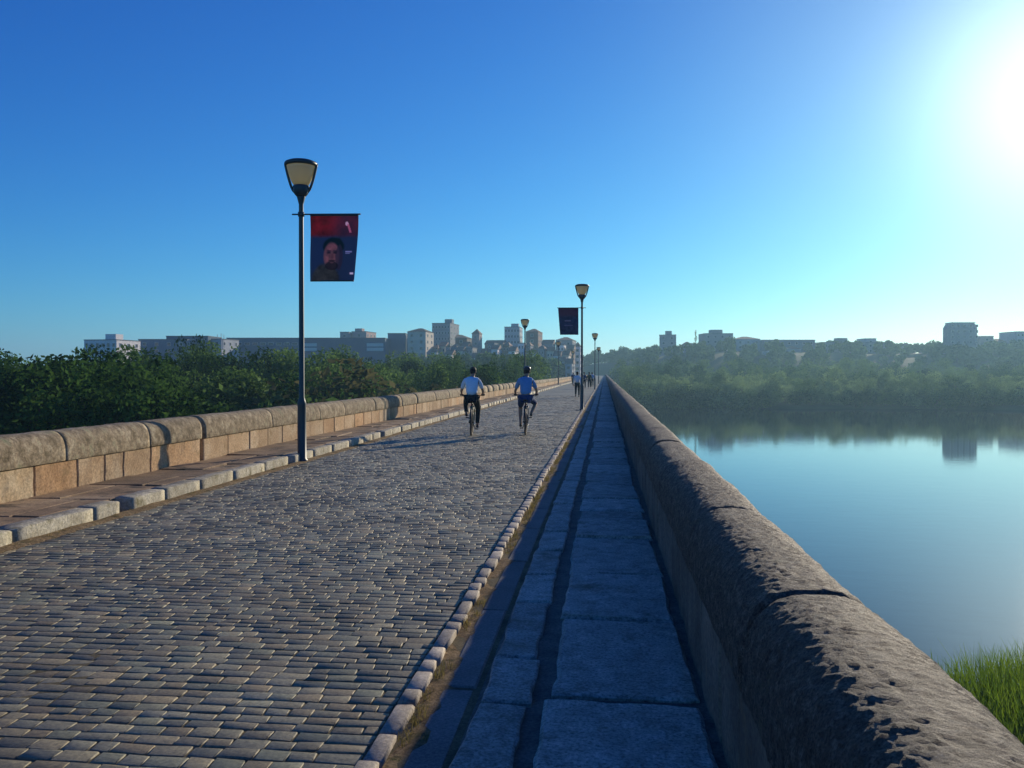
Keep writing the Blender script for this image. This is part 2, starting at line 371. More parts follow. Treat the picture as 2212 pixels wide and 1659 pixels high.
# ------------------------------------------------------------------ road of setts
rng = random.Random(4)
KL, KR = -5.62, -1.02          # left kerb foot, right rim stones
def road():
    base = mesh('road', [(KL - .3, YB0, -.0055), (KR + .5, YB0, -.0055), (KR + .5, 62, -.0055), (KL - .3, 62, -.0055),
                         (KL - .3, 62, 0), (KR + .5, 62, 0), (KR + .5, YB1, 0), (KL - .3, YB1, 0)], [(0, 1, 2, 3), (4, 5, 6, 7)])
    base.materials.append(M['joint']); base.materials.append(M['sett_far']); base.polygons[1].material_index = 1
    o = link('road', base); tag(o, 'carriageway of worn grey setts across the bridge', None, None, 'structure')
    V = []; F = []; y = -3.0; row = 0
    while y < 62:
        d = rng.uniform(.078, .108) if y < 26 else rng.uniform(.11, .16)
        x = KL + .01 - rng.uniform(0, .15); skew = .02 * math.sin(y / 3.1)
        while x < KR - .03:
            wd = rng.uniform(.10, .19) if y < 26 else rng.uniform(.15, .27)
            x1 = min(x + wd, KR - .012)
            if KR - x1 < .08: x1 = KR - .012
            if x1 - x > .05 and x > KL - .2:
                gx, gy = .003, .0035; b = rng.uniform(.004, .008)
                dy = .02 * MN.noise(Vector((x * .6, y * .6, 0))) + rng.uniform(-.006, .006) + skew * (x + 3)*.3
                h = .004 * MN.noise(Vector((x * 1.1, y * 1.1, 3))) + rng.uniform(-.0015, .002); tx, ty = rng.uniform(-.002, .002), rng.uniform(-.003, .002)
                a = [(x + gx, y + gy + dy), (x1 - gx, y + gy + dy), (x1 - gx, y + d - gy + dy), (x + gx, y + d - gy + dy)]
                a = [(p + rng.uniform(-.006, .006), q + rng.uniform(-.006, .006)) for p, q in a]
                sg = [(1, 1), (-1, 1), (-1, -1), (1, -1)]
                k = len(V)
                V += [(p, q, -.02) for p, q in a]
                V += [(p + s * b * .2, q + r * b * .2, h - .0025) for (p, q), (s, r) in zip(a, sg)]
                V += [(p + s * b * 1.1, q + r * b * 1.1, h + tx * s + ty * r) for (p, q), (s, r) in zip(a, sg)]
                F.append((k + 8, k + 9, k + 10, k + 11))
                for i in range(4):
                    m = (i + 1) % 4
                    F += [(k + i, k + m, k + 4 + m, k + 4 + i), (k + 4 + i, k + 4 + m, k + 8 + m, k + 8 + i)]
            x += wd
        y += d; row += 1
    me = mesh('road_setts', V, F)
    s = link('road_setts', me, M['sett'], None, True); tag(s, 'rows of worn rectangular setts paving the bridge road', None, None, 'structure')
road()

# rim stones along the right of the road
def rim():
    mb = MB(); y = -3.0
    while y < 140:
        l = rng.uniform(.17, .36) if y < 60 else rng.uniform(.4, .8); j = rng.uniform(-.012, .012)
        mb.bevbox(KR + .004 + j * .4, KR + .09 + j * .5 + rng.uniform(-.006, .01), y + .006, y + l - .006, -.1, .032 + rng.uniform(-.008, .01), .010, .006, rng); y += l
    mb.box((KR + .05, (140 + YB1) / 2, -.03), (.09, YB1 - 140, .12))
    o = mb.build('kerb_rim', M['rim'], None, True); tag(o, 'line of small squared stones edging the right side of the road', None, None, 'structure')
rim()
# sandy gutter, gutter slabs, footway slabs
GZ = 0.0; FZ = .05
sh = sheet('path_dirt', [KR + .07, KR + .1, KR + .14, KR + .19, -.70, -.66, -.60, -.05, .56], [-4 + .1 * i for i in range(400)] + [40 + 8 * i for i in range(66)],
           lambda x, y: (-.004 + .02 * MN.noise(Vector((x * 9, y * 4, 0)))) if x < KR + .2 else (-.02 if x < -.65 else .022 + .012 * MN.noise(Vector((x * 6, y * 3, 2)))), [M['dirt'], M['mortar']])
for pl in sh.data.polygons:
    if pl.center.x > -.72: pl.material_index = 1
tag(sh, 'sandy dirt with dry weeds in the joints of the right footway', None, None, 'structure')
def runs(y, lo, hi, first=()):
    for a in first: yield y, a; y = a
    while y < YB1:
        l = rng.uniform(lo, hi) * (1 if y < 60 else 3); yield y, y + l; y += l
def footway():
    mb = MB()
    for a, b in runs(-2.5, 1.2, 1.6, (-1.2, .2, 1.6, 2.95, 4.37, 5.83)):
        mb.bevbox(-.845, -.672, a + .012, b - .012, -.1, GZ + rng.uniform(-.005, .005), .01, .007, rng)
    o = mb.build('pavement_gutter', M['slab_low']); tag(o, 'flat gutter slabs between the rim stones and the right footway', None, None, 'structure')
    mb = MB()
    for a, b in runs(-2.2, .8, 1.25, (-1.3, -.2, .9, 2.0, 3.1, 4.06, 4.74, 5.9)):
        j = rng.uniform(-.012, .012)
        mb.bevbox(-.61 + j, -.372 + j, a + .02, b - .02, -.1, FZ + rng.uniform(-.006, .006), .012, .008, rng)
    for a, b in runs(-2.6, 1.0, 1.6, (-1.2, .2, 1.5, 2.87, 4.2, 5.53, 6.78, 8.27, 9.3, 9.96, 10.9, 12.2, 13.7)):
        w0, w1 = rng.uniform(-.295, -.26), rng.uniform(.42, .465)
        mb.bevbox(w0, w1, a + .03, b - .03, -.1, FZ + rng.uniform(-.01, .01), .02, .02, rng)
    bm = bmesh.new(); bm.from_mesh(mb.mesh('tmp'))
    bmesh.ops.subdivide_edges(bm, edges=[e for e in bm.edges if e.calc_length() > .15 and e.verts[0].co.y < 16], cuts=9, use_grid_fill=True)
    for v in bm.verts:
        if v.co.y < 17 and v.co.z > -.05:
            v.co += .016 * MN.noise_vector(v.co * 5.0) * Vector((1, 1, .25)) + .006 * MN.noise_vector(v.co * 19) * Vector((1, 1, .4))
    me = bpy.data.meshes.new('pavement_right'); bm.to_mesh(me); bm.free()
    o = link('pavement_right', me, M['slab']); tag(o, 'large granite slabs of the narrow right footway in the parapet shade', None, None, 'structure')
footway()

# left footway and kerb
def left_side():
    LZ = .155
    base = mesh('pavement_bed', [(-7.0, YB0, .11), (KL - .22, YB0, .11), (KL - .22, YB1, .11), (-7.0, YB1, .11)], [(0, 1, 2, 3)])
    o = link('pavement_bed', base, M['dirt']); tag(o, 'earth bed under the left flagstones', None, None, 'structure')
    mb = MB(); y = -3
    while y < YB1:
        l = rng.uniform(.8, 1.5) * (1 if y < 70 else 3); c = rng.uniform(-6.5, -6.1)
        mb.bevbox(-6.9, c - .008, y + .01, y + l - .01, 0, LZ + rng.uniform(-.01, .01), .012, .015, rng)
        mb.bevbox(c + .008, KL - .235, y + .01, y + l - .01, 0, LZ + rng.uniform(-.01, .01), .012, .015, rng); y += l
    o = mb.build('pavement_left', M['flag']); tag(o, 'brown worn flagstones of the left footway', None, None, 'structure')
    mb = MB(); y = -3
    drains = (14.6, 20.9, 9.3, 48, 70)
    while y < YB1:
        l = rng.uniform(.75, 1.3) * (1 if y < 60 else 2.5)
        for dr in drains:
            if y < dr < y + l: l = dr - y + .001; break
        g0 = rng.choice((.004, .005, .006, .02))
        j = rng.uniform(-.004, .004)
        mb.bevbox(KL - .22 + j, KL + j + rng.uniform(-.004, .004), y + g0, y + l - .01, -.03, LZ + .006 + rng.uniform(-.004, .004), .014, .01, rng)
        y += l
        if any(abs(y - dr) < .05 for dr in drains): y += .26
    bm = bmesh.new(); me0 = mb.mesh('tmp'); bm.from_mesh(me0)
    bmesh.ops.subdivide_edges(bm, edges=[e for e in bm.edges if abs((e.verts[0].co - e.verts[1].co).y) > .4 and e.verts[0].co.y < 40], cuts=5, use_grid_fill=True)
    for v in bm.verts:
        if v.co.z > 0: v.co += .010 * MN.noise_vector(v.co * 4.0) + .006 * MN.noise_vector(v.co * 13)
    me = bpy.data.meshes.new('kerb_left'); bm.to_mesh(me); bm.free()
    o = link('kerb_left', me, M['kerb'], None, True); tag(o, 'pale worn kerb stones along the left footway with drain gaps', None, None, 'structure')
    # low moss and sand strip at the foot of the kerb
    mb = MB()
    s = sheet('path_grit', [KL - .01, KL + .05, KL + .12, KL + .2], [-3 + .2 * i for i in range(330)],
              lambda x, y: .004 + (KL + .2 - x) * .08 + .012 * MN.noise(Vector((x * 9, y * 2.3, 7))) - (.03 if x > KL + .17 else 0), M['dirt'])
    tag(s, 'grit and moss gathered at the foot of the left kerb', None, None, 'structure')
left_side()

# ------------------------------------------------------------------ parapets
def coping_piece(y0, y1, xin, xout, z0, ztop, step, nprof, amp, over=.0, fine_=.0):
    """one length of rounded coping; side x=xin faces the road"""
    ny = max(2, int((y1 - y0) / step)); sgn = 1 if xout > xin else -1
    w_ = abs(xout - xin); V = []; F = []; np_ = nprof
    seedv = Vector((3.7 if y0 < 9 else 9.1, 0, 0)) if xout > xin else Vector((7.7, 0, rng.uniform(0, .15)))
    prof = []
    for i in range(np_ + 1):
        a = math.pi * (i / np_); ex = 2 / 2.7
        ca, sa = math.cos(a), math.sin(a)
        px = -math.copysign(abs(ca) ** ex, ca); pz = abs(sa) ** ex
        prof.append((w_ / 2 + px * w_ / 2, z0 + .07 + pz * (ztop - z0 - .07)))
    prof = [(over, z0), (0, z0 + .02)] + prof[0:] + [(w_, z0 + .02), (w_ - over, z0)]
    nn = len(prof)
    for j in range(ny + 1):
        y = y0 + (y1 - y0) * j / ny
        e = min(j, ny - j) / max(1, ny) * (y1 - y0); sh_ = max(0, 1 - e / .03) * ((.02 if abs(y0 - 3) < .1 or abs(y1 - 3) < .1 else .008) if fine_ > .3 else .002)
        for i, (px, pz) in enumerate(prof):
            cx = px - w_ / 2; cz = pz - (z0 + .15); L_ = max(.05, math.hypot(cx, cz))
            p = Vector((xin + sgn * px, y, pz))
            q = p + seedv
            dsp = amp * (MN.fractal(q * 1.9, 1.0, 2.0, 3) * .9 + MN.fractal(q * 9, .9, 2.1, 3) * (.10 if fine_ > .3 else .34) + (MN.fractal(q * 34, .5, 2.2, 3) * fine_ if fine_ else 0)) if pz > z0 + .01 else 0
            p += Vector((sgn * cx / L_, 0, cz / L_)) * (dsp - sh_)
            V.append(tuple(p))
    for j in range(ny):
        for i in range(nn - 1):
            f = (j * nn + i, j * nn + i + 1, (j + 1) * nn + i + 1, (j + 1) * nn + i)
            F.append(f if sgn < 0 else tuple(reversed(f)))
    F.append(tuple(range(nn)) if sgn > 0 else tuple(reversed(range(nn))))
    F.append(tuple(ny * nn + i for i in (reversed(range(nn)) if sgn > 0 else range(nn))))
    return V, F
def parapet(xin, xout, label, cuts, right):
    root = empty('stone_parapet', (0, 0, 0), 0, label, 'parapet wall')
    sgn = 1 if xout > xin else -1; zb = .52; ztop = .905
    for (a, b) in cuts:
        near = a < 12
        cop = MB(); crs = MB(); y = a
        while y < b - .05:
            l = (rng.uniform(1.5, 2.6) if right else rng.uniform(2.0, 3.6)) if y < 60 else rng.uniform(4, 7)
            if right and y < 1: l = 1.45
            l = min(l, b - y)
            if b - (y + l) < .5: l = b - y
            if right and y < 3.0 < y + l: l = 3.0 - y
            step = (.013 if y < 5.5 else .035) if (right and y < 14) else (.07 if y < 24 else (.2 if y < 40 else .8))
            npf = (64 if y < 5.5 else 34) if (right and y < 14) else (20 if y < 40 else 10)
            V, F = coping_piece(y + .003, y + l - .003, xin - sgn * .025, xout + sgn * .025, zb + rng.uniform(-.004, .004), ztop + rng.uniform(-.004, .004), step, npf, (.016 if right else .011), .01, .31 if right and y < 14 else (.2 if y < 24 else 0))
            cop.add(V, F); y += l
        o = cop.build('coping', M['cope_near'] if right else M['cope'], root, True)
        y = a
        while y < b - .03:
            l = rng.uniform(.45, 1.0) * (1 if y < 60 else 3); l = min(l, b - y)
            if b - (y + l) < .3: l = b - y
            if right: x0, x1 = xin, xout
            else: x0, x1 = xout, xin
            j = rng.uniform(0, .014)
            P = [(x0, y + .007, -.25), (x1, y + .007, -.25), (x1, y + l - .007, -.25), (x0, y + l - .007, -.25)]
            k = .018
            # block with softened vertical arrises
            pts = [(x0 + k, y + .007), (x1 - k, y + .007), (x1 - j * (not right), y + .007 + k), (x1 - j * (not right), y + l - .007 - k), (x1 - k, y + l - .007), (x0 + k, y + l - .007), (x0 + j * right, y + l - .007 - k), (x0 + j * right, y + .007 + k)]
            z1 = zb - .012
            crs.add([(p[0], p[1], -.31) for p in pts] + [(p[0], p[1], z1) for p in pts],
                    [tuple(range(8, 16))] + [(i, (i + 1) % 8, 8 + (i + 1) % 8, 8 + i) for i in range(8)])
            y += l
        # dark core behind the joints
        crs.box(((x0 + x1) / 2, (a + b) / 2, (zb - .32) / 2 - .0), (abs(x1 - x0) - .06, b - a - .02, zb + .3))
        bm = bmesh.new(); bm.from_mesh(crs.mesh('t'))
        if near:
            bmesh.ops.subdivide_edges(bm, edges=[e for e in bm.edges if abs(e.verts[0].co.y - e.verts[1].co.y) > .2 or abs(e.verts[0].co.z - e.verts[1].co.z) > .3], cuts=7, use_grid_fill=True)
            for v in bm.verts:
                if v.co.z > -.2: v.co += .012 * MN.noise_vector(v.co * 5.0) + .004 * MN.noise_vector(v.co * 17)
        me = bpy.data.meshes.new('block_course'); bm.to_mesh(me); bm.free()
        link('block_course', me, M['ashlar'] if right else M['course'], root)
    return root
gaps = [-3.0, 14.0, 30.8, 47.5, 64, 81, 120, 170, 240, 340, 450, YB1]
parapet(-6.92, -7.38, 'low sunlit parapet on the left, orange stone blocks under a rounded lichened coping', [(gaps[i] + .06, gaps[i + 1] - .06) for i in range(len(gaps) - 1)], False)
parapet(.50, .94, 'rough dark granite parapet on the right running from the foreground beside the river', [(-3, 60), (60.05, 200), (200.05, YB1)], True)

# ------------------------------------------------------------------ street lamps and banners
def make_lamp():
    root = empty('street_lamp')
    mb = MB(); mb.lathe([(.11, 0), (.11, .03), (.082, .06), (.078, 1.05), (.085, 1.08), (.066, 1.14), (.05, 1.2), (.044, 4.55), (.042, 4.78), (.055, 4.83), (.078, 4.92), (.08, 4.93)], 18)
    mb.build('pole', M['iron'], root, True)
    mb = MB(); mb.lathe([(.085, 4.93), (.12, 4.97), (.15, 5.03), (.15, 5.12), (.125, 5.14)], 18)
    for a in (0, math.pi):        # two side arms carrying the cap
        pts = []
        for i in range(11):
            f = i / 10; r = .11 + .185 * (f ** .6); z = 5.0 + f * .53
            pts.append((r * math.cos(a), r * math.sin(a), z))
        mb.tube(pts, .025, 8)
    mb.build('lantern_frame', M['iron'], root, True)
    mb = MB(); mb.lathe([(.27, 5.49), (.30, 5.50), (.306, 5.53), (.29, 5.56), (.22, 5.59), (.1, 5.605), (.01, 5.61)], 28); mb.build('lantern_cap', M['iron'], root, True)
    mb = MB(); mb.lathe([(.13, 5.13), (.175, 5.2), (.222, 5.32), (.255, 5.45), (.265, 5.495)], 28); mb.build('lamp_glass', M['glass'], root, True)
    return root
def kids(o): return [c for c in bpy.data.objects if c.parent is o]
def copy_tree(o, parent=None):
    c = o.copy(); C.objects.link(c); c.parent = parent
    for ch in kids(o): copy_tree(ch, c)
    return c
def arm(root, sgn, z):
    mb = MB(); mb.tube([(-sgn * .17, 0, z), (sgn * 1.11, 0, z)], .014, 6); mb.lathe([(.06, z - .04), (.06, z + .04)], 14)
    return mb.build('banner_arm', M['iron'], root, True)
lamp0 = make_lamp()
LG = 'street lamps along the bridge'
lamps = [(652, 15.8, 'nearest and largest street lamp, portrait banner on its arm, at the left kerb'),
         (1257, 37.7, 'tall street lamp on the right rim with a small dark banner beside it'),
         (1134, 62.0, 'street lamp rising just behind the right-hand cyclist at the left kerb'),
         (1285, 84.0, 'far street lamp right of the lamp with the small dark banner'),
         (1206, 106.0, 'small far street lamp at the left kerb just below the dark banner'),
         (1293, 129.0, 'tiny distant street lamp on the right rim beyond the walkers'),
         (1238, 150.0, 'tiny distant street lamp near the end of the left parapet')]
lampo = []
for i, (u_, d_, lb) in enumerate(lamps):
    x, y = spot(u_, d_)
    o = lamp0 if i == 0 else copy_tree(lamp0)
    o.location = (x, y, 0.0); tag(o, lb, 'street lamp', LG); lampo.append(o)
    o.rotation_euler = (0, 0, R(YAW) * .8)
arm(lampo[0], 1, 4.6); arm(lampo[1], -1, 4.55)

def banner(name, w_, h_, seed, portrait, label, loc, rz, sgn):
    """printed cloth, the print kept in colour attributes of its own fine weave"""
    nx, nz = 72, 96
    V = []; cols = []
    for j in range(nz + 1):
        for i in range(nx + 1):
            a, b = i / nx, j / nz      # a: across in picture left to right, b: down from the top
            skew = (.05 * b * b) * (1 if sgn > 0 else -1)
            x = a * w_
            if sgn > 0: x = a * (w_ - .09 * b ** 1.5)
            else: x = w_ - (1 - a) * (w_ - .09 * b ** 1.2)
            y = .03 * math.sin(a * 5 + b * 3 + seed) * b + .015 * math.sin(b * 7)
            V.append((x, y, -b * h_))
            n = MN.noise(Vector((a * 7, b * 9, seed))) * .5 + MN.noise(Vector((a * 25, b * 30, seed))) * .25
            c = Vector((.05, .075, .14))
            if portrait:
                top = ss(.36, .28, b + .03 * n)
                red = Vector((.30, .02, .03)) * (.75 + .7 * n); c = c.lerp(red, top * (.55 + .45 * ss(.75, .3, a)))
                c = c.lerp(Vector((.34, .05, .06)), .7 * ss(.3, .0, abs(a - .8 - .3 * (b - .12))) * ss(.2, .1, b) * .0 + 0)
                def ell(cx, cz, rx, rz_, s=.12):
                    return ss(1 + s, 1 - s, math.hypot((a - cx) / rx, (b - cz) / rz_) + n * .12)
                c = c.lerp(Vector((.10, .095, .08)) * (1 + n), ell(.34, 1.0, .30, .25))      # shirt
                c = c.lerp(Vector((.012, .03, .03)), ell(.50, .475, .225, .135))                 # hair
                c = c.lerp(Vector((.27, .155, .15)) * (1 + n * .9), ell(.47, .625, .17, .205))   # face
                c = c.lerp(Vector((.08, .05, .08)), .8 * ell(.63, .64, .08, .19))             # shaded cheek
                for ex in (.41, .54): c = c.lerp(Vector((.03, .02, .03)), .85 * ell(ex, .575, .042, .016, .3))
                for ex in (.41, .54): c = c.lerp(Vector((.03, .02, .03)), .7 * ell(ex, .548, .055, .010, .3))
                c = c.lerp(Vector((.12, .06, .07)), .5 * ell(.485, .63, .024, .04, .4))
                c = c.lerp(Vector((.035, .022, .03)), .85 * ell(.475, .77, .14, .07))        # beard
                c = c.lerp(Vector((.035, .022, .03)), .8 * ell(.48, .695, .075, .014, .3))    # moustache
                c = c.lerp(Vector((.26, .13, .13)), .7 * ell(.48, .722, .04, .011, .3))
                if math.hypot((a - .76) / .035, (b - .13) / .03) < 1: c = Vector((.5, .42, .48))
                if abs(a - (.79 + .45 * (b - .15))) < .022 and .14 < b < .27: c = Vector((.45, .2, .26))
                if .75 < a < .9 and (abs(b - .555) < .008 or (abs(b - .58) < .006 and a < .86)): c = Vector((.32, .34, .48))
                if .88 < a < .97 and .87 < b < .905: c = Vector((.5, .5, .56))
            else:
                c = Vector((.03, .04, .09)) * (1 + n)
                c = c.lerp(Vector((.10, .03, .06)), .6 * ss(.4, .2, b))
                if abs(b - .48) < .03 and .3 < a < .62: c = Vector((.13, .13, .2))
                if abs(b - .66) < .015 and .25 < a < .7: c = Vector((.10, .1, .17))
            cols.append((min(.9, max(c.x, 0) * 1.7), min(.9, max(c.y, 0) * 1.5), min(.9, max(c.z, 0) * 1.6), 1))
    F = [(j * (nx + 1) + i, (j + 1) * (nx + 1) + i, (j + 1) * (nx + 1) + i + 1, j * (nx + 1) + i + 1) for j in range(nz) for i in range(nx)]
    me = mesh(name, V, F)
    ca = me.color_attributes.new('print', 'FLOAT_COLOR', 'POINT'); ca.data.foreach_set('color', [q for c in cols for q in c])
    m, t, p, o = material(name + '_print'); at = t.nodes.new('ShaderNodeVertexColor'); at.layer_name = 'print'
    t.links.new(at.outputs[0], p.inputs['Base Color']); p.inputs['Roughness'].default_value = .55
    tr = t.nodes.new('ShaderNodeBsdfTranslucent'); t.links.new(at.outputs[0], tr.inputs[0])
    mx = N(t, 'ShaderNodeMixShader', Fac=.5); t.links.new(p.outputs[0], mx.inputs[1]); t.links.new(tr.outputs[0], mx.inputs[2]); t.links.new(mx.outputs[0], o.inputs['Surface'])
    root = empty(name, loc, rz, label, 'banner', 'banners hung from the lamps')
    cl = link('banner_cloth', me, m, root, True)
    sm = cl.modifiers.new('thickness', 'SOLIDIFY'); sm.thickness = .003
    mb = MB(); mb.tube([(0, 0, 0), (w_, 0, 0)], .02, 8); mb.build('hem_rod', M['iron'], root, True)
    mb = MB(); mb.tube([(-.0 if sgn > 0 else .09, 0, -h_), ((w_ - .09) if sgn > 0 else w_, 0, -h_)], .014, 8); mb.build('hem_rod', M['iron'], root, True)
l0, l1 = lampo[0].location, lampo[1].location
rz0 = R(YAW) * .8
banner('hanging_banner', .9, 1.22, 1.3, True, 'large banner with a red top and a bearded man\'s portrait hanging from the nearest lamp',
       (l0.x + .17 * math.cos(rz0), l0.y + .17 * math.sin(rz0), 4.585), rz0, 1)
banner('hanging_banner', .9, 1.17, 4.1, False, 'small dark blue banner hanging left of the second lamp against the sky',
       (l1.x - 1.06 * math.cos(rz0), l1.y - 1.06 * math.sin(rz0), 4.535), rz0, -1)

# ------------------------------------------------------------------ people
def skinned(name, chains, mat, parent, sub=1):
    """grow one continuous surface over connected chains; chains: list of [(key or point, radius)...] joined where keys repeat"""
    bm = bmesh.new(); lay = bm.verts.layers.skin.verify(); idx = {}; first = True
    for ch in chains:
        prev = None
        for key, p, r in ch:
            if key in idx: v = idx[key]
            else:
                v = bm.verts.new(p); idx[key] = v
                rr = r if isinstance(r, tuple) else (r, r)
                v[lay].radius = rr; v[lay].use_root = first; first = False
            if prev is not None and prev is not v and bm.edges.get((prev, v)) is None: bm.edges.new((prev, v))
            prev = v
    me = bpy.data.meshes.new(name); bm.to_mesh(me); bm.free()
    o = bpy.data.objects.new(name, me); C.objects.link(o)
    k = o.modifiers.new('skin', 'SKIN'); k.use_smooth_shade = True; k.branch_smoothing = .3
    if sub: sm = o.modifiers.new('sub', 'SUBSURF'); sm.levels = sub; sm.render_levels = sub
    dg = bpy.context.evaluated_depsgraph_get(); m2 = bpy.data.meshes.new_from_object(o.evaluated_get(dg))
    bpy.data.objects.remove(o); m2.materials.clear(); m2.materials.append(mat)
    r = link(name, m2, None, parent, True); return r
def lerp(a, b, t): return tuple(a[i] + (b[i] - a[i]) * t for i in range(3))
def hand_chains(side, wr, dirv, palmdown=True):
    """palm and five separate curled fingers; wr wrist, dirv pointing direction"""
    d = Vector(dirv).normalized(); up = Vector((0, 0, 1)) if abs(d.z) < .8 else Vector((0, 1, 0))
    sx = d.cross(up).normalized() * side; dn = -(sx.cross(d)).normalized()
    if dn.z > 0 and palmdown: dn = -dn
    w0 = Vector(wr); pc = w0 + d * .05; out_ = []
    out_.append([(side * 1000 + 1, tuple(w0), .024), (side * 1000 + 2, tuple(pc), (.034, .018))])
    for i, (off, ln) in enumerate(((-.028, .062), (-.010, .074), (.010, .078), (.028, .068))):
        a = w0 + d * .088 - sx * off * 1.1; b = a + (d * .8 + dn * .6) * ln * .55; c = b + (d * .1 + dn) * ln * .45
        out_.append([(side * 1000 + 2, tuple(pc), .03), (side * 1000 + 10 + i * 3, tuple(a), .010), (side * 1000 + 11 + i * 3, tuple(b), .0088), (side * 1000 + 12 + i * 3, tuple(c), .0078)])
    a = w0 + d * .035 - sx * -.042 ; b = a + (d * .5 + dn * .6 + sx * .35).normalized() * .035; c = b + (d * .5 + dn * .8).normalized() * .03
    out_.append([(side * 1000 + 2, tuple(pc), .03), (side * 1000 + 30, tuple(a), .012), (side * 1000 + 31, tuple(b), .011), (side * 1000 + 32, tuple(c), .009)])
    return out_
def person(J, root, shirt, pants, hairm, shoe, shorts=False, longsleeve=False, helmet=None):
    """J: joints of the pose. local frame: x right, y the way the person faces, z up"""
    P = J; ch = []
    nk = lerp(P['chest'], P['head'], .5)
    ch.append([('pel', P['pelvis'], (.13, .105)), ('sp', lerp(P['pelvis'], P['chest'], .5), (.12, .095)), ('ch', P['chest'], (.145, .10)),
               ('nk', nk, .062), ('hd', P['head'], (.078, .090)), ('ht', tuple(Vector(P['head']) + Vector((0, -.004, .075))), (.062, .072))])
    for s, n in ((-1, 'l'), (1, 'r')):
        sh, el, wr = P['sh_' + n], P['el_' + n], P['wr_' + n]
        ch.append([('ch', P['chest'], .14), ('sh' + n, sh, .056), ('ua' + n, lerp(sh, el, .5), .049), ('el' + n, el, .039), ('fa' + n, lerp(el, wr, .4), .037), (s * 1000 + 1, wr, .026)])
        ch += hand_chains(s, wr, P.get('hd_' + n, tuple(Vector(wr) - Vector(el))))
        hp, kn, an, to = P['hip_' + n], P['kn_' + n], P['an_' + n], P['to_' + n]
        ch.append([('pel', P['pelvis'], .13), ('hp' + n, hp, .092), ('th' + n, lerp(hp, kn, .5), .076), ('kn' + n, kn, .056), ('cf' + n, lerp(kn, an, .35), .056), ('an' + n, an, .036), ('to' + n, to, (.038, .028))])
    body = skinned('body', ch, M['skin'], root, 1)
    # features of the head
    h = Vector(P['head']); f = Vector(P.get('face', (0, 1, 0))).normalized(); sd_ = f.cross(Vector((0, 0, 1))).normalized()
    bm = bmesh.new(); bm.from_mesh(body.data); mb = MB()
    mb.tube([h + f * .082 + Vector((0, 0, .02)), h + f * .108 + Vector((0, 0, -.014)), h + f * .084 + Vector((0, 0, -.022))], [.008, .015, .01], 8)
    for s in (-1, 1): mb.ball(h + sd_ * s * .078 + Vector((0, 0, .0)), (.013, .022, .032), 8, 6)
    mb.tube([h + f * .083 - sd_ * .025 + Vector((0, 0, -.05)), h + f * .09 + Vector((0, 0, -.048)), h + f * .083 + sd_ * .025 + Vector((0, 0, -.05))], .007, 6)
    t = mb.mesh('t'); k = len(body.data.vertices); bm.from_mesh(t)
    for fc in bm.faces: fc.smooth = True; fc.material_index = 0
    bm.to_mesh(body.data); bm.free()
    for s in (-1, 1):
        mb = MB(); mb.ball(h + f * .078 + sd_ * s * .032 + Vector((0, 0, .014)), .011, 8, 6); mb.build('eye', M['dark'], body, True)
    hb = MB(); hb.ball(h - f * .012 + Vector((0, 0, .045)), (.092, .10, .088), 16, 10)
    hb.ball(h - f * .035 + Vector((0, 0, .0)), (.083, .075, .085), 14, 8)
    hb.build('hair', hairm, body, True)
    if helmet:
        mb = MB(); mb.ball(h + f * .004 + Vector((0, 0, .085)), (.105, .135, .075), 18, 10); mb.build('helmet', helmet, root, True)
    e = .014
    sc_ = [[('pel', tuple(Vector(P['pelvis']) + Vector((0, 0, .02))), (.165 + e, .13 + e)), ('sp', lerp(P['pelvis'], P['chest'], .5), (.165 + e, .125 + e)), ('ch', P['chest'], (.175 + e, .125 + e)), ('nk', lerp(P['chest'], P['head'], .55), (.09, .09))]]
    for n in 'lr':
        sh, el, wr = P['sh_' + n], P['el_' + n], P['wr_' + n]
        c = [('ch', P['chest'], .15), ('sh' + n, sh, .082), ('ua' + n, lerp(sh, el, .45), .072), ('ue' + n, lerp(sh, el, .82), .066)]
        if longsleeve: c += [('el' + n, el, .054), ('wr' + n, lerp(el, wr, .9), .038)]
        sc_.append(c)
    skinned('shirt', sc_, shirt, root, 1)
    pc = []
    for n in 'lr':
        hp, kn, an = P['hip_' + n], P['kn_' + n], P['an_' + n]
        c = [('pel', P['pelvis'], (.148, .125)), ('hp' + n, hp, .112), ('th' + n, lerp(hp, kn, .5), .094)]
        if shorts: c += [('te' + n, lerp(hp, kn, .88), .082)]
        else: c += [('kn' + n, kn, .074), ('cf' + n, lerp(kn, an, .5), .066), ('an' + n, lerp(kn, an, .93), .056)]
        pc.append(c)
    skinned('shorts' if shorts else 'trousers', pc, pants, root, 1)
    for n in 'lr':
        a, t_ = Vector(P['an_' + n]), Vector(P['to_' + n]); dz = Vector((0, 0, -.035))
        d = (t_ - a); d.z = d.z * .7
        skinned('shoe', [[(1, tuple(a + dz * .6 - d * .25), (.042, .036)), (2, tuple(a + dz + d * .35), (.044, .036)), (3, tuple(a + dz * .6 + d * 1.15), (.042, .026))]], shoe, root, 1)
    return body

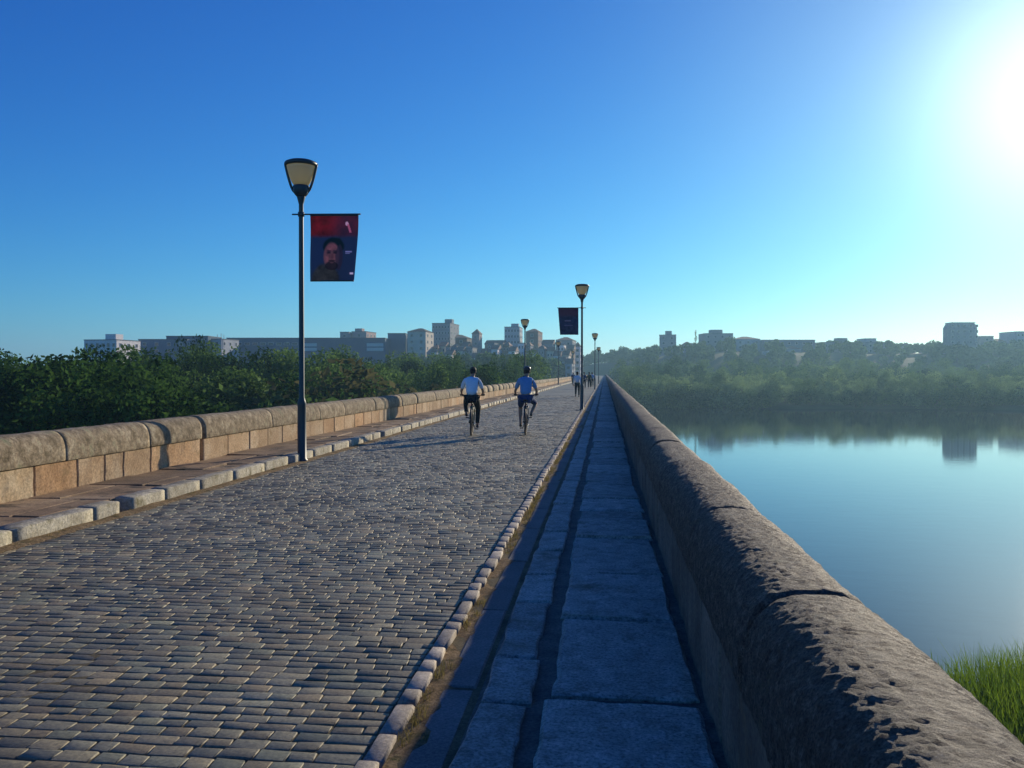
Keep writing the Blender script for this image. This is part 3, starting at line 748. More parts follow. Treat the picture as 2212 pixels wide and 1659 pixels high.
def riding(lean, down, turn=0, knee_out=(0, 0), crank=0.0):
    """pose on a bicycle; down = -1 left foot down, 1 right foot down"""
    J = {}
    J['pelvis'] = (0, -.12, 1.0); J['chest'] = (0, -.10 + lean, 1.40); J['head'] = (turn * .03, .02 + lean, 1.685); J['face'] = (turn * .35, 1, -.05)
    for s, n in ((-1, 'l'), (1, 'r')):
        J['sh_' + n] = (s * .18, -.08 + lean, 1.455)
        J['wr_' + n] = (s * .29, .46, 1.085); J['el_' + n] = (s * .295, .17 + lean * .4, 1.16); J['hd_' + n] = (-s * .12, 1, -.18)
        J['hip_' + n] = (s * .11, -.10, .96)
        ang = crank + (0 if s == down else math.pi)
        py, pz = .10 + .17 * math.sin(ang), .29 - .17 * math.cos(ang)
        ax = s * .145; an = Vector((ax, py - .06, pz + .11)); hp = Vector(J['hip_' + n])
        D = (an - hp).length; a_, b_ = .45, .45
        m = (hp + an) / 2; hgt = math.sqrt(max(.0001, a_ * a_ - D * D / 4))
        fw = Vector((0, 1, 0)) - (an - hp).normalized() * (an - hp).normalized().y; fw.normalize()
        kn = m + fw * hgt + Vector((s * knee_out[0 if s < 0 else 1], 0, 0))
        J['kn_' + n] = tuple(kn); J['an_' + n] = tuple(an); J['to_' + n] = (ax, py + .08, pz + .055)
    return J
def bicycle(root, fm, crank=0.0, down=1):
    r = .345
    for y, nm in ((-.50, 'rear'), (.56, 'front')):
        wr = empty('wheel', (0, y, r)); wr.parent = root
        mb = MB(); mb.torus((0, 0, 0), r - .024, .026, 40, 10); mb.build('tyre', M['dark'], wr, True)
        mb = MB(); mb.torus((0, 0, 0), r - .05, .012, 40, 6, squash=1.2)
        for k in range(16):
            a = math.pi * 2 * k / 16; mb.tube([((-1) ** k * .028, .02 * math.cos(a + .6), .02 * math.sin(a + .6)), (0, (r - .055) * math.cos(a), (r - .055) * math.sin(a))], .0022, 4)
        mb.tube([(-.06, 0, 0), (.06, 0, 0)], .02, 10); mb.build('rim', M['dark'], wr, True)
    mb = MB(); bb = (0, .0 + .06, .30); st = (0, -.14, .83); hdt = (0, .40, .90); hdb = (0, .445, .76); ra = (0, -.50, r)
    mb.tube([bb, st], .018); mb.tube([(0, -.125, .78), hdt], .019); mb.tube([bb, hdb], .022); mb.tube([hdt, hdb], .023)
    for s in (-1, 1):
        mb.tube([(s * .035, bb[1] - .02, bb[2]), (s * .062, -.5, r)], .011); mb.tube([(s * .02, -.12, .76), (s * .062, -.5, r)], .009)
    mb.build('frame', fm, root, True)
    mb = MB()
    for s in (-1, 1): mb.tube([(s * .05, .455, .73), (s * .055, .50, .6), (s * .05, .56, r)], .013)
    mb.tube([(-.05, .455, .73), (.05, .455, .73)], .02); mb.build('fork', fm, root, True)
    mb = MB(); mb.tube([hdt, (0, .385, 1.0), (0, .44, 1.02)], .016)
    mb.tube([(-.33, .46, 1.045), (-.2, .47, 1.04), (0, .45, 1.02), (.2, .47, 1.04), (.33, .46, 1.045)], .013)
    mb.build('handlebar', M['dark'], root, True)
    for s in (-1, 1):
        mb = MB(); mb.tube([(s * .23, .47, 1.042), (s * .335, .458, 1.046)], .018); mb.build('grip', M['dark'], root, True)
    mb = MB(); mb.tube([st, (0, -.155, .90)], .014)
    mb.ball((0, -.20, .915), (.075, .10, .03), 14, 8); mb.ball((0, -.07, .915), (.025, .12, .022), 12, 8); mb.build('saddle', M['dark'], root, True)
    mb = MB(); mb.torus((.05, .06, .29), .09, .008, 26, 6)
    for s in (-1, 1):
        ang = crank + (0 if s == down else math.pi); mb.tube([(s * .05, .06, .29), (s * .085, .06 + .17 * math.sin(ang), .29 - .17 * math.cos(ang))], .012)
    mb.build('crankset', M['steel'], root, True)
    for s in (-1, 1):
        ang = crank + (0 if s == down else math.pi); mb = MB(); mb.box((s * .125, .08 + .17 * math.sin(ang), .29 - .17 * math.cos(ang)), (.085, .09, .022)); mb.build('pedal', M['dark'], root)
    mb = MB(); mb.box((0, -.30, .80), (.035, .02, .045)); mb.build('rear_reflector', plain('red_reflector', (.4, .02, .02), .3), root)

cloth = lambda n, c: plain(n, c, .85, 0, .2)
M['blue_shirt'] = cloth('light_blue_shirt', (.68, .78, .88)); M['dk_pants'] = cloth('black_trousers', (.018, .024, .028))
M['navy'] = cloth('navy_cloth', (.02, .05, .14)); M['sky_shirt'] = cloth('pale_blue_shirt', (.17, .33, .55)); M['white_shirt'] = cloth('white_shirt', (.7, .68, .74))
def cyclist(u, d, label_p, label_b, shirt, pants, lean, down, turn, ko, fm, crank, helmet=None, yaw=0, shorts=False, pack=None):
    x, y = spot(u, d)
    b = empty('bicycle', (x, y + .5, 0.0), R(yaw), label_b, 'bicycle', 'bicycles ridden on the road'); bicycle(b, fm, crank, down)
    p = empty('person', (x, y + .5, 0.0), R(yaw), label_p, 'person', 'cyclists on the bridge')
    person(riding(lean, down, turn, ko, crank), p, shirt, pants, M['hair'], M['shoe'], shorts, False, helmet)
    return p
cyclist(1013, 22.4, 'cyclist on the left in a light blue T-shirt and black trousers, seen from behind',
        'left bicycle with a green frame, under the cyclist in black trousers', M['blue_shirt'], M['dk_pants'], .16, 1, 1, (.06, .04), M['frame_a'], .35, None, 7)
cyclist(1132, 22.6, 'cyclist on the right in a mid blue shirt and navy shorts, right knee bent outward',
        'right bicycle, dark framed, under the cyclist in navy shorts', M['sky_shirt'], M['navy'], .24, -1, 1, (.03, .15), M['frame_b'], .5, plain('dark_helmet', (.03, .03, .04), .4), 4, True)
def walking(ph, facing=1):
    J = {'pelvis': (0, 0, .93), 'chest': (0, .01, 1.33), 'head': (0, .04, 1.63)}
    for s, n in ((-1, 'l'), (1, 'r')):
        k = s * ph
        J['sh_' + n] = (s * .18, .0, 1.40); J['el_' + n] = (s * .235, -.10 * k - .02, 1.12); J['wr_' + n] = (s * .245, -.20 * k + .06, .87); J['hd_' + n] = (0, .2 - .2 * k, -1)
        J['hip_' + n] = (s * .09, 0, .90); J['kn_' + n] = (s * .10, .17 * k + .06, .49); J['an_' + n] = (s * .10, .30 * k - .02, .085 + (.06 if k < 0 else 0)); J['to_' + n] = (s * .11, .30 * k + .13, .05)
    return J
walk = [(1247, 58, 'pedestrian in a white shirt and dark trousers, just left of the second lamp', 'white_shirt', 'dk_pants', 1, 0),
        (1262, 88, 'walker in a dark purple top right of the second lamp', 'navy', 'dk_pants', -1, 180),
        (1273, 90, 'walker in an olive top between the second and the fourth lamp', 'olive', 'dk_pants', 1, 180),
        (1279, 100, 'walker in a blue top and dark trousers next to the far right lamp', 'sky_shirt', 'dk_pants', -1, 0),
        (1238, 112, 'distant walker in navy left of the white-shirted pedestrian', 'navy', 'dk_pants', 1, 0),
        ]
M['olive'] = cloth('olive_cloth', (.08, .09, .05))
for u, d, lb, a, b_, ph, rz in walk:
    x, y = spot(u, d)
    p = empty('person', (x, y, 0), R(rz), lb, 'person', 'people walking on the bridge')
    person(walking(ph * .9), p, M[a], M[b_], M['hair'], M['shoe'], False, rng.random() < .4)

# ------------------------------------------------------------------ trees
nr = np.random.default_rng(7)
def leaves(centers, radii, per, size, flat=.6, aspect=.6):
    """loose leaf-sized faces through clump volumes"""
    out_ = []
    for (c, r) in zip(centers, radii):
        n = int(per * (r[0] * r[1] * r[2]) ** (2 / 3) / 1.0) + 6
        d = nr.normal(size=(n, 3)); d /= np.linalg.norm(d, axis=1)[:, None]
        rad = nr.uniform(.35, 1.08, n) ** .6
        p = np.array(c) + d * rad[:, None] * np.array(r)
        nrm = d * .5 + nr.normal(size=(n, 3)) * .6; nrm /= np.linalg.norm(nrm, axis=1)[:, None]
        t = np.cross(nrm, nr.normal(size=(n, 3))); t /= np.linalg.norm(t, axis=1)[:, None] + 1e-9
        b = np.cross(nrm, t); s = size * nr.uniform(.6, 1.4, n)[:, None]
        t = t * s; b = b * s * aspect
        out_.append(np.stack([p - t, p + b * .8 - t * .1, p + t, p - b * .8 + t * .1], 1))
    return np.concatenate(out_)
def crown_mesh(kind, seed, detail=1.0, size=.17):
    r_ = random.Random(seed); cen = []; rad = []
    if kind == 'broad':      # height about 10
        for k in range(26):
            a = r_.uniform(0, 6.28); h = r_.uniform(2.6, 9.2); w_ = 3.3 * math.sqrt(max(.06, 1 - ((h - 5.2) / 4.6) ** 2)) * r_.uniform(.45, 1.0)
            s = r_.uniform(.8, 1.55); cen.append((w_ * math.cos(a), w_ * math.sin(a), h)); rad.append((s, s, s * .8))
        cen.append((0, 0, 5.4)); rad.append((2.2, 2.2, 3.0))
    elif kind == 'willow':
        for k in range(30):
            a = r_.uniform(0, 6.28); h = r_.uniform(.8, 8.2); w_ = 4.2 * math.sqrt(max(.08, 1 - (h / 9.2) ** 2)) * r_.uniform(.4, 1.0)
            s = r_.uniform(.7, 1.35); cen.append((w_ * math.cos(a), w_ * math.sin(a), h)); rad.append((s, s, s * 1.15))
        cen.append((0, 0, 3.6)); rad.append((3.0, 3.0, 3.4))
    elif kind == 'bush':
        for k in range(20):
            a = r_.uniform(0, 6.28); h = r_.uniform(.3, 4.0); w_ = 3.4 * math.sqrt(max(.08, 1 - (h / 4.8) ** 2)) * r_.uniform(.3, 1.0)
            s = r_.uniform(.6, 1.1); cen.append((w_ * math.cos(a), w_ * math.sin(a), h)); rad.append((s, s, s))
        cen.append((0, 0, 1.7)); rad.append((2.4, 2.4, 1.8))
    else:                    # poplar
        for k in range(22):
            a = r_.uniform(0, 6.28); h = r_.uniform(1.6, 13.4); w_ = 1.15 * math.sin(math.pi * min(1, (h + .8) / 15.5)) ** .7 * r_.uniform(.3, 1)
            s = r_.uniform(.5, .9); cen.append((w_ * math.cos(a), w_ * math.sin(a), h)); rad.append((s, s, s * 1.9))
    return quads('crown_' + kind, leaves(cen, rad, 90 * detail, size))
def trunk_mesh(kind, seed):
    r_ = random.Random(seed); mb = MB(); H = {'broad': 6.5, 'willow': 5, 'bush': 2.2, 'poplar': 11}[kind]; r0 = {'broad': .26, 'willow': .3, 'bush': .12, 'poplar': .2}[kind]
    pts = [(r_.uniform(-.12, .12) * k, r_.uniform(-.12, .12) * k, -.6 + (H + .6) * k / 6) for k in range(7)]
    mb.tube(pts, [r0 * (1 - .85 * k / 6) for k in range(7)], 8)
    for b_ in range(7):
        k = r_.randint(2, 5); a = r_.uniform(0, 6.28); L_ = H * r_.uniform(.2, .42); p = Vector(pts[k])
        mb.tube([p, p + Vector((math.cos(a) * L_ * .5, math.sin(a) * L_ * .5, L_ * .35)), p + Vector((math.cos(a) * L_ * .8, math.sin(a) * L_ * .8, L_ * .9))], [r0 * .4, r0 * .25, .02], 6)
    return mb.mesh('trunk_' + kind)
HT = {'broad': 9.9, 'willow': 8.9, 'bush': 4.8, 'poplar': 14.6}
VAR = {}
def variants(kind, mats, n=4):
    for mk in mats:
        VAR[(kind, mk)] = []
    tr = [trunk_mesh(kind, i) for i in range(2)]
    for t_ in tr: t_.materials.append(M['bark'])
    for i in range(n):
        base = crown_mesh(kind, 11 + i * 3)
        for mk in mats:
            me = base.copy(); me.materials.append(M[mk]); VAR[(kind, mk)].append((me, tr[i % 2]))
variants('broad', ['leaf_dark', 'leaf_mid']); variants('willow', ['leaf_willow', 'leaf_mid']); variants('bush', ['leaf_dry', 'leaf_mid', 'leaf_willow'], 3); variants('poplar', ['leaf_dark', 'leaf_mid'], 3)
tr_ = random.Random(21)
NAME = {'broad': 'broadleaf_tree', 'willow': 'willow_tree', 'bush': 'riverside_bush', 'poplar': 'poplar_tree'}
def tree(u, d, vtop, kind, mk, label, group, wide=1.0):
    x, y = spot(u, d)
    if -17 < x < -3 and y < 560: x -= 17 + x
    if -3 <= x < 9 and y < 560: x = 9 + tr_.uniform(0, 3)
    z0 = ground_z(x, y); h = level(vtop, d) - z0
    s = h / HT[kind]; cm, tm = tr_.choice(VAR[(kind, mk)])
    root = empty(NAME[kind], (x, y, z0), tr_.uniform(0, 6.28), label, 'bush' if kind == 'bush' else 'tree', group)
    root.scale = (s * wide, s * wide, s)
    link('trunk', tm, None, root); link('crown', cm, None, root)
    return root
# left of the bridge: dark thicket in front, then greener and taller rows towards the town
G1 = 'dark trees massed on the near left bank'
for k in range(30):
    u = -160 + 480 * (k % 15) / 14 + tr_.uniform(-14, 14); d = (74 if k < 15 else 60) + tr_.uniform(-6, 8)
    top = 745 + (18 if u < 60 else 0) + tr_.uniform(-6, 12) + (0 if k < 15 else 26)
    tree(u, d, top, 'broad', 'leaf_dark', 'dark leafy tree in the shaded thicket at the far left behind the parapet', G1, 1.05)
G2 = 'green trees on the left bank'
for k in range(40):
    u = 290 + 470 * (k % 20) / 19 + tr_.uniform(-14, 14); row = k // 20; d = (112, 86)[row] + tr_.uniform(-8, 8)
    top = (756, 795)[row] + tr_.uniform(-8, 14)
    tree(u, d, top, 'broad' if tr_.random() < .55 else 'willow', 'leaf_mid', 'mid green tree in the middle of the left bank, below the long slate-blue building', G2)
tree(414, 96, 724, 'broad', 'leaf_dark', 'tall dark round-topped tree rising above the left tree line against the sky', G2, .55)
for u, d, v, mk, lb in ((712, 78, 786, 'leaf_dry', 'large olive-green rounded bush just right of the nearest lamp post'),
                        (640, 74, 806, 'leaf_mid', 'green bush directly behind the nearest lamp post'),
                        (872, 92, 795, 'leaf_dry', 'second olive rounded bush, above the parapet near the wall joint'),
                        (590, 76, 812, 'leaf_willow', 'pale green bush left of the nearest lamp post'),
                        (480, 72, 826, 'leaf_mid', 'low bush over the parapet between dark thicket and lamp')):
    tree(u, d, v, 'bush', mk, lb, 'bushes along the left bank', 1.25)
G3 = 'slender trees below the old town on the left'
for k in range(64):
    u = 690 + 560 * (k % 32) / 31 + tr_.uniform(-9, 9); row = k // 32; d = (175, 128)[row] + tr_.uniform(-14, 14)
    top = (768, 792)[row] + tr_.uniform(-9, 16) - (10 if u < 880 else 0)
    if d > 150 and u > 1225: continue
    tree(u, d, top, *tr_.choice([('poplar', 'leaf_dark'), ('poplar', 'leaf_mid'), ('broad', 'leaf_dark'), ('willow', 'leaf_mid')]), 'dark slender tree behind the cyclists below the old town', G3)
# right bank: pale willows at the water, greener ones behind
G4 = 'pale willows along the far right shore'
for k in range(60):
    u = 1318 + 940 * (k % 30) / 29 + tr_.uniform(-10, 10); row = k // 30; d0 = 276 if row == 0 else 292
    d = d0 / max(.6, (cy + (u - 1106) / FOC * sy)) * 1.0 + tr_.uniform(-4, 5)
    tree(u, d, (815, 800)[row] + tr_.uniform(-7, 12), 'willow', 'leaf_willow' if tr_.random() < .75 else 'leaf_mid', 'pale green willow standing at the water on the far right shore', G4, 1.15)
G5 = 'green trees behind the shore willows'
for k in range(60):
    u = 1316 + 940 * (k % 30) / 29 + tr_.uniform(-12, 12); row = k // 30
    d = (322, 358)[row] + tr_.uniform(-10, 10)
    tree(u, d, (797, 780)[row] + tr_.uniform(-8, 12), *tr_.choice([('broad', 'leaf_mid'), ('willow', 'leaf_mid'), ('broad', 'leaf_dark')]), 'green tree in the belt behind the pale shore willows on the right', G5, 1.1)
tree(1502, 470, 713, 'poplar', 'leaf_dark', 'lone dark cypress spike on the right skyline', None, .55)
G6 = 'low bushes lining the far right shore'
for k in range(44):
    u = 1318 + 940 * k / 43 + tr_.uniform(-8, 8); d = 268 / max(.6, (cy + (u - 1106) / FOC * sy)) + tr_.uniform(-1, 4)
    tree(u, d, 838 + tr_.uniform(-9, 9), 'bush', tr_.choice(['leaf_willow', 'leaf_mid', 'leaf_mid']), 'low rounded bush overhanging the water on the far right shore', G6, 1.3)
# woodland too dense to count on the town hill
def woodland(name, label, spots_, size=.75, per=26):
    cen = []; rad = []
    for (x, y, z, h) in spots_:
        for q in range(6):
            a = tr_.uniform(0, 6.28); r0 = h * .28 * tr_.uniform(.2, 1)
            s = h * tr_.uniform(.16, .27); cen.append((x + r0 * math.cos(a), y + r0 * math.sin(a), z + h * tr_.uniform(.25, .84))); rad.append((s, s, s))
    o = link(name, quads(name, leaves(cen, rad, per, size)), M['wood_mass']); tag(o, label, 'woodland', None, 'stuff')
sp_ = []
for k in range(520):
    u = tr_.uniform(1285, 2290); d = tr_.uniform(385, 575); x, y = spot(u, d); h = tr_.uniform(5.2, 9)
    if x > 12: sp_.append((x, y, ground_z(x, y) - 1, h))
for k in range(90):
    u = tr_.uniform(1150, 1420); d = tr_.uniform(580, 660); x, y = spot(u, d); h = tr_.uniform(7, 11); sp_.append((x, y, ground_z(x, y) - 1, h))
woodland('hillside_woodland', 'hazy blue-green wood covering the hill on the right bank', sp_)
sp_ = []
for k in range(260):
    u = tr_.uniform(-120, 1240); d = tr_.uniform(215, 420); x, y = spot(u, d)
    if x < -20: sp_.append((x, y, ground_z(x, y) - 1, tr_.uniform(8, 13.5)))
for k in range(110):
    u = tr_.uniform(835, 1245); d = tr_.uniform(330, 395); x, y = spot(u, d); zt = level(778 + tr_.uniform(-12, 10) + (8 if u < 930 else 0), d); z = ground_z(x, y)
    if x < -20: sp_.append((x, y, zt - 9, 9.5))
woodland('lowland_woodland', 'dark wood filling the left bank in front of the town', sp_)

# reeds at the foot of the bridge on the right
def reeds():
    n = 52000; x = nr.uniform(9, 33, n); y = nr.uniform(12, 35, n)
    edge = np.array([1.0 + .35 * MN.noise(Vector((a * .5, b * .5, 0))) for a, b in zip(x, y)])
    keep = (((x - 21) / 11.3) ** 4 + ((y - 22) / 11.3) ** 4 < edge + nr.uniform(-.15, .15, n)); x = x[keep]; y = y[keep]; n = len(x)
    z = np.array([ground_z(a, b) for a, b in zip(x, y)]) - .2; h = nr.uniform(.9, 2.1, n); a = nr.uniform(0, 6.28, n); wd = nr.uniform(.012, .028, n)
    lx, ly = nr.normal(0, .35, n) - .1, nr.normal(0, .35, n)
    dx, dy = np.cos(a) * wd, np.sin(a) * wd
    Z = np.stack([np.stack([x - dx, y - dy, z], 1), np.stack([x + dx, y + dy, z], 1), np.stack([x + dx * .8 + lx * .35, y + dy * .8 + ly * .35, z + h * .6], 1), np.stack([x - dx * .8 + lx * .35, y - dy * .8 + ly * .35, z + h * .6], 1)], 1)
    Z2 = np.stack([Z[:, 3], Z[:, 2], np.stack([x + lx + dx * .1, y + ly, z + h], 1), np.stack([x + lx - dx * .1, y + ly, z + h], 1)], 1)
    o = link('reeds', quads('reeds', np.concatenate([Z, Z2])), M['reed']); tag(o, 'bright green reeds growing in the water beside the bridge', 'reeds', None, 'stuff')
reeds()

def weeds():
    P = []
    for k in range(900):
        if k % 3: x = nr.normal(KR + .14, .02); y = nr.uniform(1.5, 22)
        else: x = KL + abs(nr.normal(.03, .03)); y = nr.uniform(4, 26)
        if MN.noise(Vector((x, y * 1.3, 5))) < -.05: continue
        for b in range(7):
            a = nr.uniform(0, 6.28); h = nr.uniform(.012, .045); bx, by = x + nr.normal(0, .012), y + nr.normal(0, .02); dx, dy = math.cos(a) * .0022, math.sin(a) * .0022; lx, ly = nr.normal(0, .014, 2)
            P.append([(bx - dx, by - dy, -.01), (bx + dx, by + dy, -.01), (bx + lx + dx * .3, by + ly + dy * .3, h), (bx + lx - dx * .3, by + ly - dy * .3, h)])
    o = link('weeds', quads('weeds', P), leaf('dry_weeds', (.12, .11, .03), (.34, .27, .10), .4, 3)); tag(o, 'dry weeds sprouting in the dirt along both kerbs', 'weeds', None, 'stuff')
weeds()

# ------------------------------------------------------------------ the town
def wall_mat(n, c): 
    return stone('plaster_' + n, [tuple(q * .9 for q in c), c, tuple(min(.9, q * 1.08) for q in c)], .2, 0, .3, 3, .9, .2, .05)
W = {k: wall_mat(k, c) for k, c in dict(white=(.72, .68, .66), cream=(.62, .54, .42), beige=(.38, .31, .23), grey=(.25, .26, .27), blue=(.12, .16, .22), slate=(.09, .13, .18),
                                          pink=(.45, .33, .29), brown=(.16, .11, .08), pale=(.38, .4, .43), brick=(.22, .12, .09)).items()}
M['tile'] = plain('roof_tiles', (.22, .12, .08), .9); M['roofg'] = plain('grey_roofing', (.12, .13, .14), .9); M['pane'] = plain('window_glass', (.03, .04, .05), .15); M['wframe'] = plain('window_surround', (.5, .5, .48), .7)
M['band'] = plain('light_window_band', (.55, .6, .55), .5)
WINV = {}
def window(parent, x, y, z, w_, h_, ry):
    key = (round(w_, 1), round(h_, 1))
    if key not in WINV:
        fr = MB(); t = .12
        for c, s in (((0, -.06, h_ / 2 - t / 2), (w_, .12, t)), ((0, -.06, -h_ / 2 + t / 2), (w_, .12, t)), ((-w_ / 2 + t / 2, -.06, 0), (t, .118, h_ - 2 * t)), ((w_ / 2 - t / 2, -.06, 0), (t, .118, h_ - 2 * t))): fr.box(c, s)
        a = fr.mesh('window'); a.materials.append(M['wframe']); gl = MB(); gl.box((0, -.03, 0), (w_ - 2 * t, .05, h_ - 2 * t)); b = gl.mesh('pane'); b.materials.append(M['pane']); WINV[key] = (a, b)
    a, b = WINV[key]
    o = link('window', a, None, parent); o.location = (x, y, z); o.rotation_euler = (0, 0, ry); link('pane', b, None, o)
def building(name, label, u0, u1, vtop, d, wm, depth=12, turn=0, roof='flat', floors=None, bays=None, group=None, win=True, roofm=None, base=None, cat='building', lit_side=True, box=None, chamfer=0):
    turn = max(turn, -11); depth *= 1.25
    x0, y0 = spot(u0, d); x1, y1 = spot(u1, d); wd = math.hypot(x1 - x0, y1 - y0); cx, cy_ = (x0 + x1) / 2, (y0 + y1) / 2
    zt = level(vtop, d); zb = (ground_z(cx, cy_) if base is None else base) - 2.0; H = zt - zb
    ang = math.atan2(y1 - y0, x1 - x0) + R(turn)
    if turn: wd = max(3, wd - depth * abs(math.sin(R(turn)))) / math.cos(R(turn))
    root = empty(name, (cx, cy_, zb), ang, label, cat, group)
    rh = {'flat': 0, 'hip': 1.9, 'gable': 2.4, 'slope': 2.0, 'pyramid': 2.6}[roof]; Hw = H - rh
    mb = MB()
    if chamfer:
        c = chamfer; P = [(-wd / 2 + c, 0), (wd / 2 - c, 0), (wd / 2, c), (wd / 2, depth - c), (wd / 2 - c, depth), (-wd / 2 + c, depth), (-wd / 2, depth - c), (-wd / 2, c)]
        mb.add([(x, y, 0) for x, y in P] + [(x, y, Hw - 3) for x, y in P] + [(x * .84, depth / 2 + (y - depth / 2) * .84, Hw) for x, y in P], [tuple(range(16, 24))] + [(i, (i + 1) % 8, 8 + (i + 1) % 8, 8 + i) for i in range(8)] + [(8 + i, 8 + (i + 1) % 8, 16 + (i + 1) % 8, 16 + i) for i in range(8)])
    else: mb.box((0, depth / 2, Hw / 2), (wd, depth, Hw))
    mb.build('wall', wm, root)
    rm = roofm or (M['roofg'] if roof == 'flat' else M['tile']); mb = MB(); e = .35
    a, b, c_, d_ = (-wd / 2 - e, -e), (wd / 2 + e, -e), (wd / 2 + e, depth + e), (-wd / 2 - e, depth + e)
    if roof == 'flat':
        if not chamfer: mb.box((0, depth / 2, Hw + .13), (wd + .3, depth + .3, .3))
        else: mb.box((0, depth / 2, Hw + .1), (wd * .8, depth * .8, .25))
    else:
        z0_, z1_ = Hw + .01, Hw + rh
        if roof == 'pyramid': top = [(0, depth / 2), (0, depth / 2)]
        elif roof == 'hip': top = [(-wd / 2 + min(depth / 2, wd * .4), depth / 2), (wd / 2 - min(depth / 2, wd * .4), depth / 2)]
        elif roof == 'gable': top = [(-wd / 2 - e, depth / 2), (wd / 2 + e, depth / 2)]
        else: top = [(-wd / 2 - e, depth * .3), (-wd / 2 - e + wd * .3, depth * .6)]
        V = [(*a, z0_), (*b, z0_), (*c_, z0_), (*d_, z0_), (*top[0], z1_), (*top[1], z1_ )]
        mb.add(V, [(0, 1, 5, 4), (1, 2, 5), (2, 3, 4, 5), (3, 0, 4), (3, 2, 1, 0)])
    rf = mb.build('roof', rm, root)
    if box:
        f, bw, bh = box; mb = MB(); mb.box(((f - .5) * wd, depth * .5, Hw + bh / 2 + .3), (bw, min(bw, depth * .6), bh)); bx = mb.build('roof_box', wm, root)
    if win:
        fl = floors or max(1, int(Hw / 3.3)); nb = bays or max(1, int(wd / 4.2)); n = 0
        for r_ in range(fl):
            z = Hw - 1.9 - r_ * 3.1
            if z < 3: break
            for q in range(nb):
                if n >= 48: break
                window(root, -wd / 2 + (wd if not chamfer else wd) * (q + .5) / nb, -.002 if not chamfer else -.002, z, min(1.5, wd / nb * .55), 1.5, 0); n += 1
            for q in range(0 if chamfer else max(1, int(depth / 5))):
                if n < 60: window(root, wd / 2 + .002, depth * (q + .5) / max(1, int(depth / 5)), z, 1.3, 1.5, R(90)); n += 1
    return root, wd, Hw
def band(root, x0, x1, z, h_):
    mb = MB(); mb.box(((x0 + x1) / 2, -.12, z), (x1 - x0, .2, h_)); mb.build('window_band', M['band'], root)
B = building
TG = 'buildings on the town skyline'
B('apartment_block', 'pale lilac-white building peeping over the trees at the far left', 171, 264, 735, 330, W['white'], 12, -14, bays=6, box=(.55, 4.6, 2.3))
b, wd, Hw = B('office_building', 'long slate-blue building left of the tall dark tree', 300, 405, 734, 360, W['blue'], 14)
B('office_building', 'higher slate-blue building right behind the tall dark tree', 360, 450, 727, 368, W['slate'], 14)
B('apartment_block', 'whitish building with thin roof masts between two long slate-blue ones', 451, 487, 733, 372, W['pale'], 12, -18)
b, wd, Hw = B('office_building', 'very long slate-blue building crossing behind the nearest lamp post', 490, 832, 731, 400, W['slate'], 16, win=False)
for f0, f1 in ((.49, .57), (.885, .99)):
    for k in (1, 2): band(b, -wd / 2 + wd * f0, -wd / 2 + wd * f1, Hw - 1.0 - k * 2.1, 1.6)
for q in range(9): window(b, -wd / 2 + wd * (.03 + q * .05), -.002, Hw - 2.6, 2.6, 1.3, 0)
B('apartment_block', 'grey flat-roofed block behind the long slate-blue building', 735, 754, 718, 450, W['grey'], 10)
B('apartment_block', 'pinkish-white stepped building behind the long slate-blue building', 754, 798, 717, 455, W['pink'], 12, -20, box=(.2, 4, 1.8))
B('office_building', 'dark blue windowless block left of the brown-roofed beige house', 838, 876, 721, 415, W['blue'], 14, win=False)
B('town_house', 'beige house with a broad dark brown roof and sunlit side', 874, 926, 708, 410, W['cream'], 11, -32, 'hip', roofm=plain('dark_brown_roof', (.09, .06, .045), .9))
B('town_house', 'small low white house in front of the brown-roofed beige house', 925, 948, 752, 400, W['white'], 8, -25, 'slope')
B('apartment_block', 'tallest grey block with a dark lift housing on its roof', 926, 980, 699, 450, W['grey'], 15, -12, bays=6, box=(.7, 4.0, 2.4))
B('town_house', 'dark brown house whose roof slopes down right of the tallest block', 978, 1014, 722, 440, W['brown'], 12, -10, 'slope', roofm=plain('umber_roof', (.1, .065, .05), .9))
B('bell_tower', 'slim pinkish tower with a small pyramid roof', 1017, 1038, 710, 430, W['pink'], 5, -22, 'pyramid', bays=1, cat='tower')
B('town_house', 'white cottage right below the tallest grey block', 960, 976, 755, 380, W['white'], 7, -25, 'gable', bays=1)
B('town_house', 'white cottage just above the head of the left cyclist', 1016, 1034, 762, 370, W['white'], 7, -25, 'gable', bays=1)
B('town_house', 'low terrace with brown roofs right of the slim tower', 1042, 1090, 734, 440, W['beige'], 10, -15, 'gable')
B('apartment_block', 'pale grey windowed block with a small green rooftop cabin, left of the third lamp', 1086, 1126, 707, 455, W['pale'], 14, -6, bays=5, box=(.6, 4.0, 2.0))
B('town_house', 'dark reddish house with a steep roof right behind the third lamp', 1130, 1168, 709, 450, W['brick'], 12, -18, 'hip')
B('town_house', 'low blue-grey house between the third lamp and the dark banner', 1166, 1198, 733, 440, W['blue'], 10, -10, 'gable')
B('apartment_block', 'broad grey-mauve building right below the small dark banner', 1194, 1243, 727, 450, W['grey'], 14, -12, 'hip')
for i, (u0, u1, v, d, wmt, lb) in enumerate(((1196, 1208, 758, 400, 'white', 'small white house left of the far left lamp below the banner'), (1214, 1228, 757, 395, 'cream', 'small cream house right below the broad grey-mauve building'),
        (1206, 1218, 770, 385, 'white', 'lowest small white house at the foot of the old town'), (1220, 1236, 774, 380, 'pale', 'small pale house low beside the white belfry'),
        (1098, 1112, 748, 400, 'white', 'small white house left of the third lamp above the trees'), (1062, 1074, 744, 405, 'white', 'tiny white house below the brown-roofed terrace'),
        (985, 998, 748, 405, 'cream', 'tiny cream house below the sloping dark brown roof'))):
    B('town_house', lb, u0, u1, v, d, W[wmt], 8, -28, 'gable', bays=1)
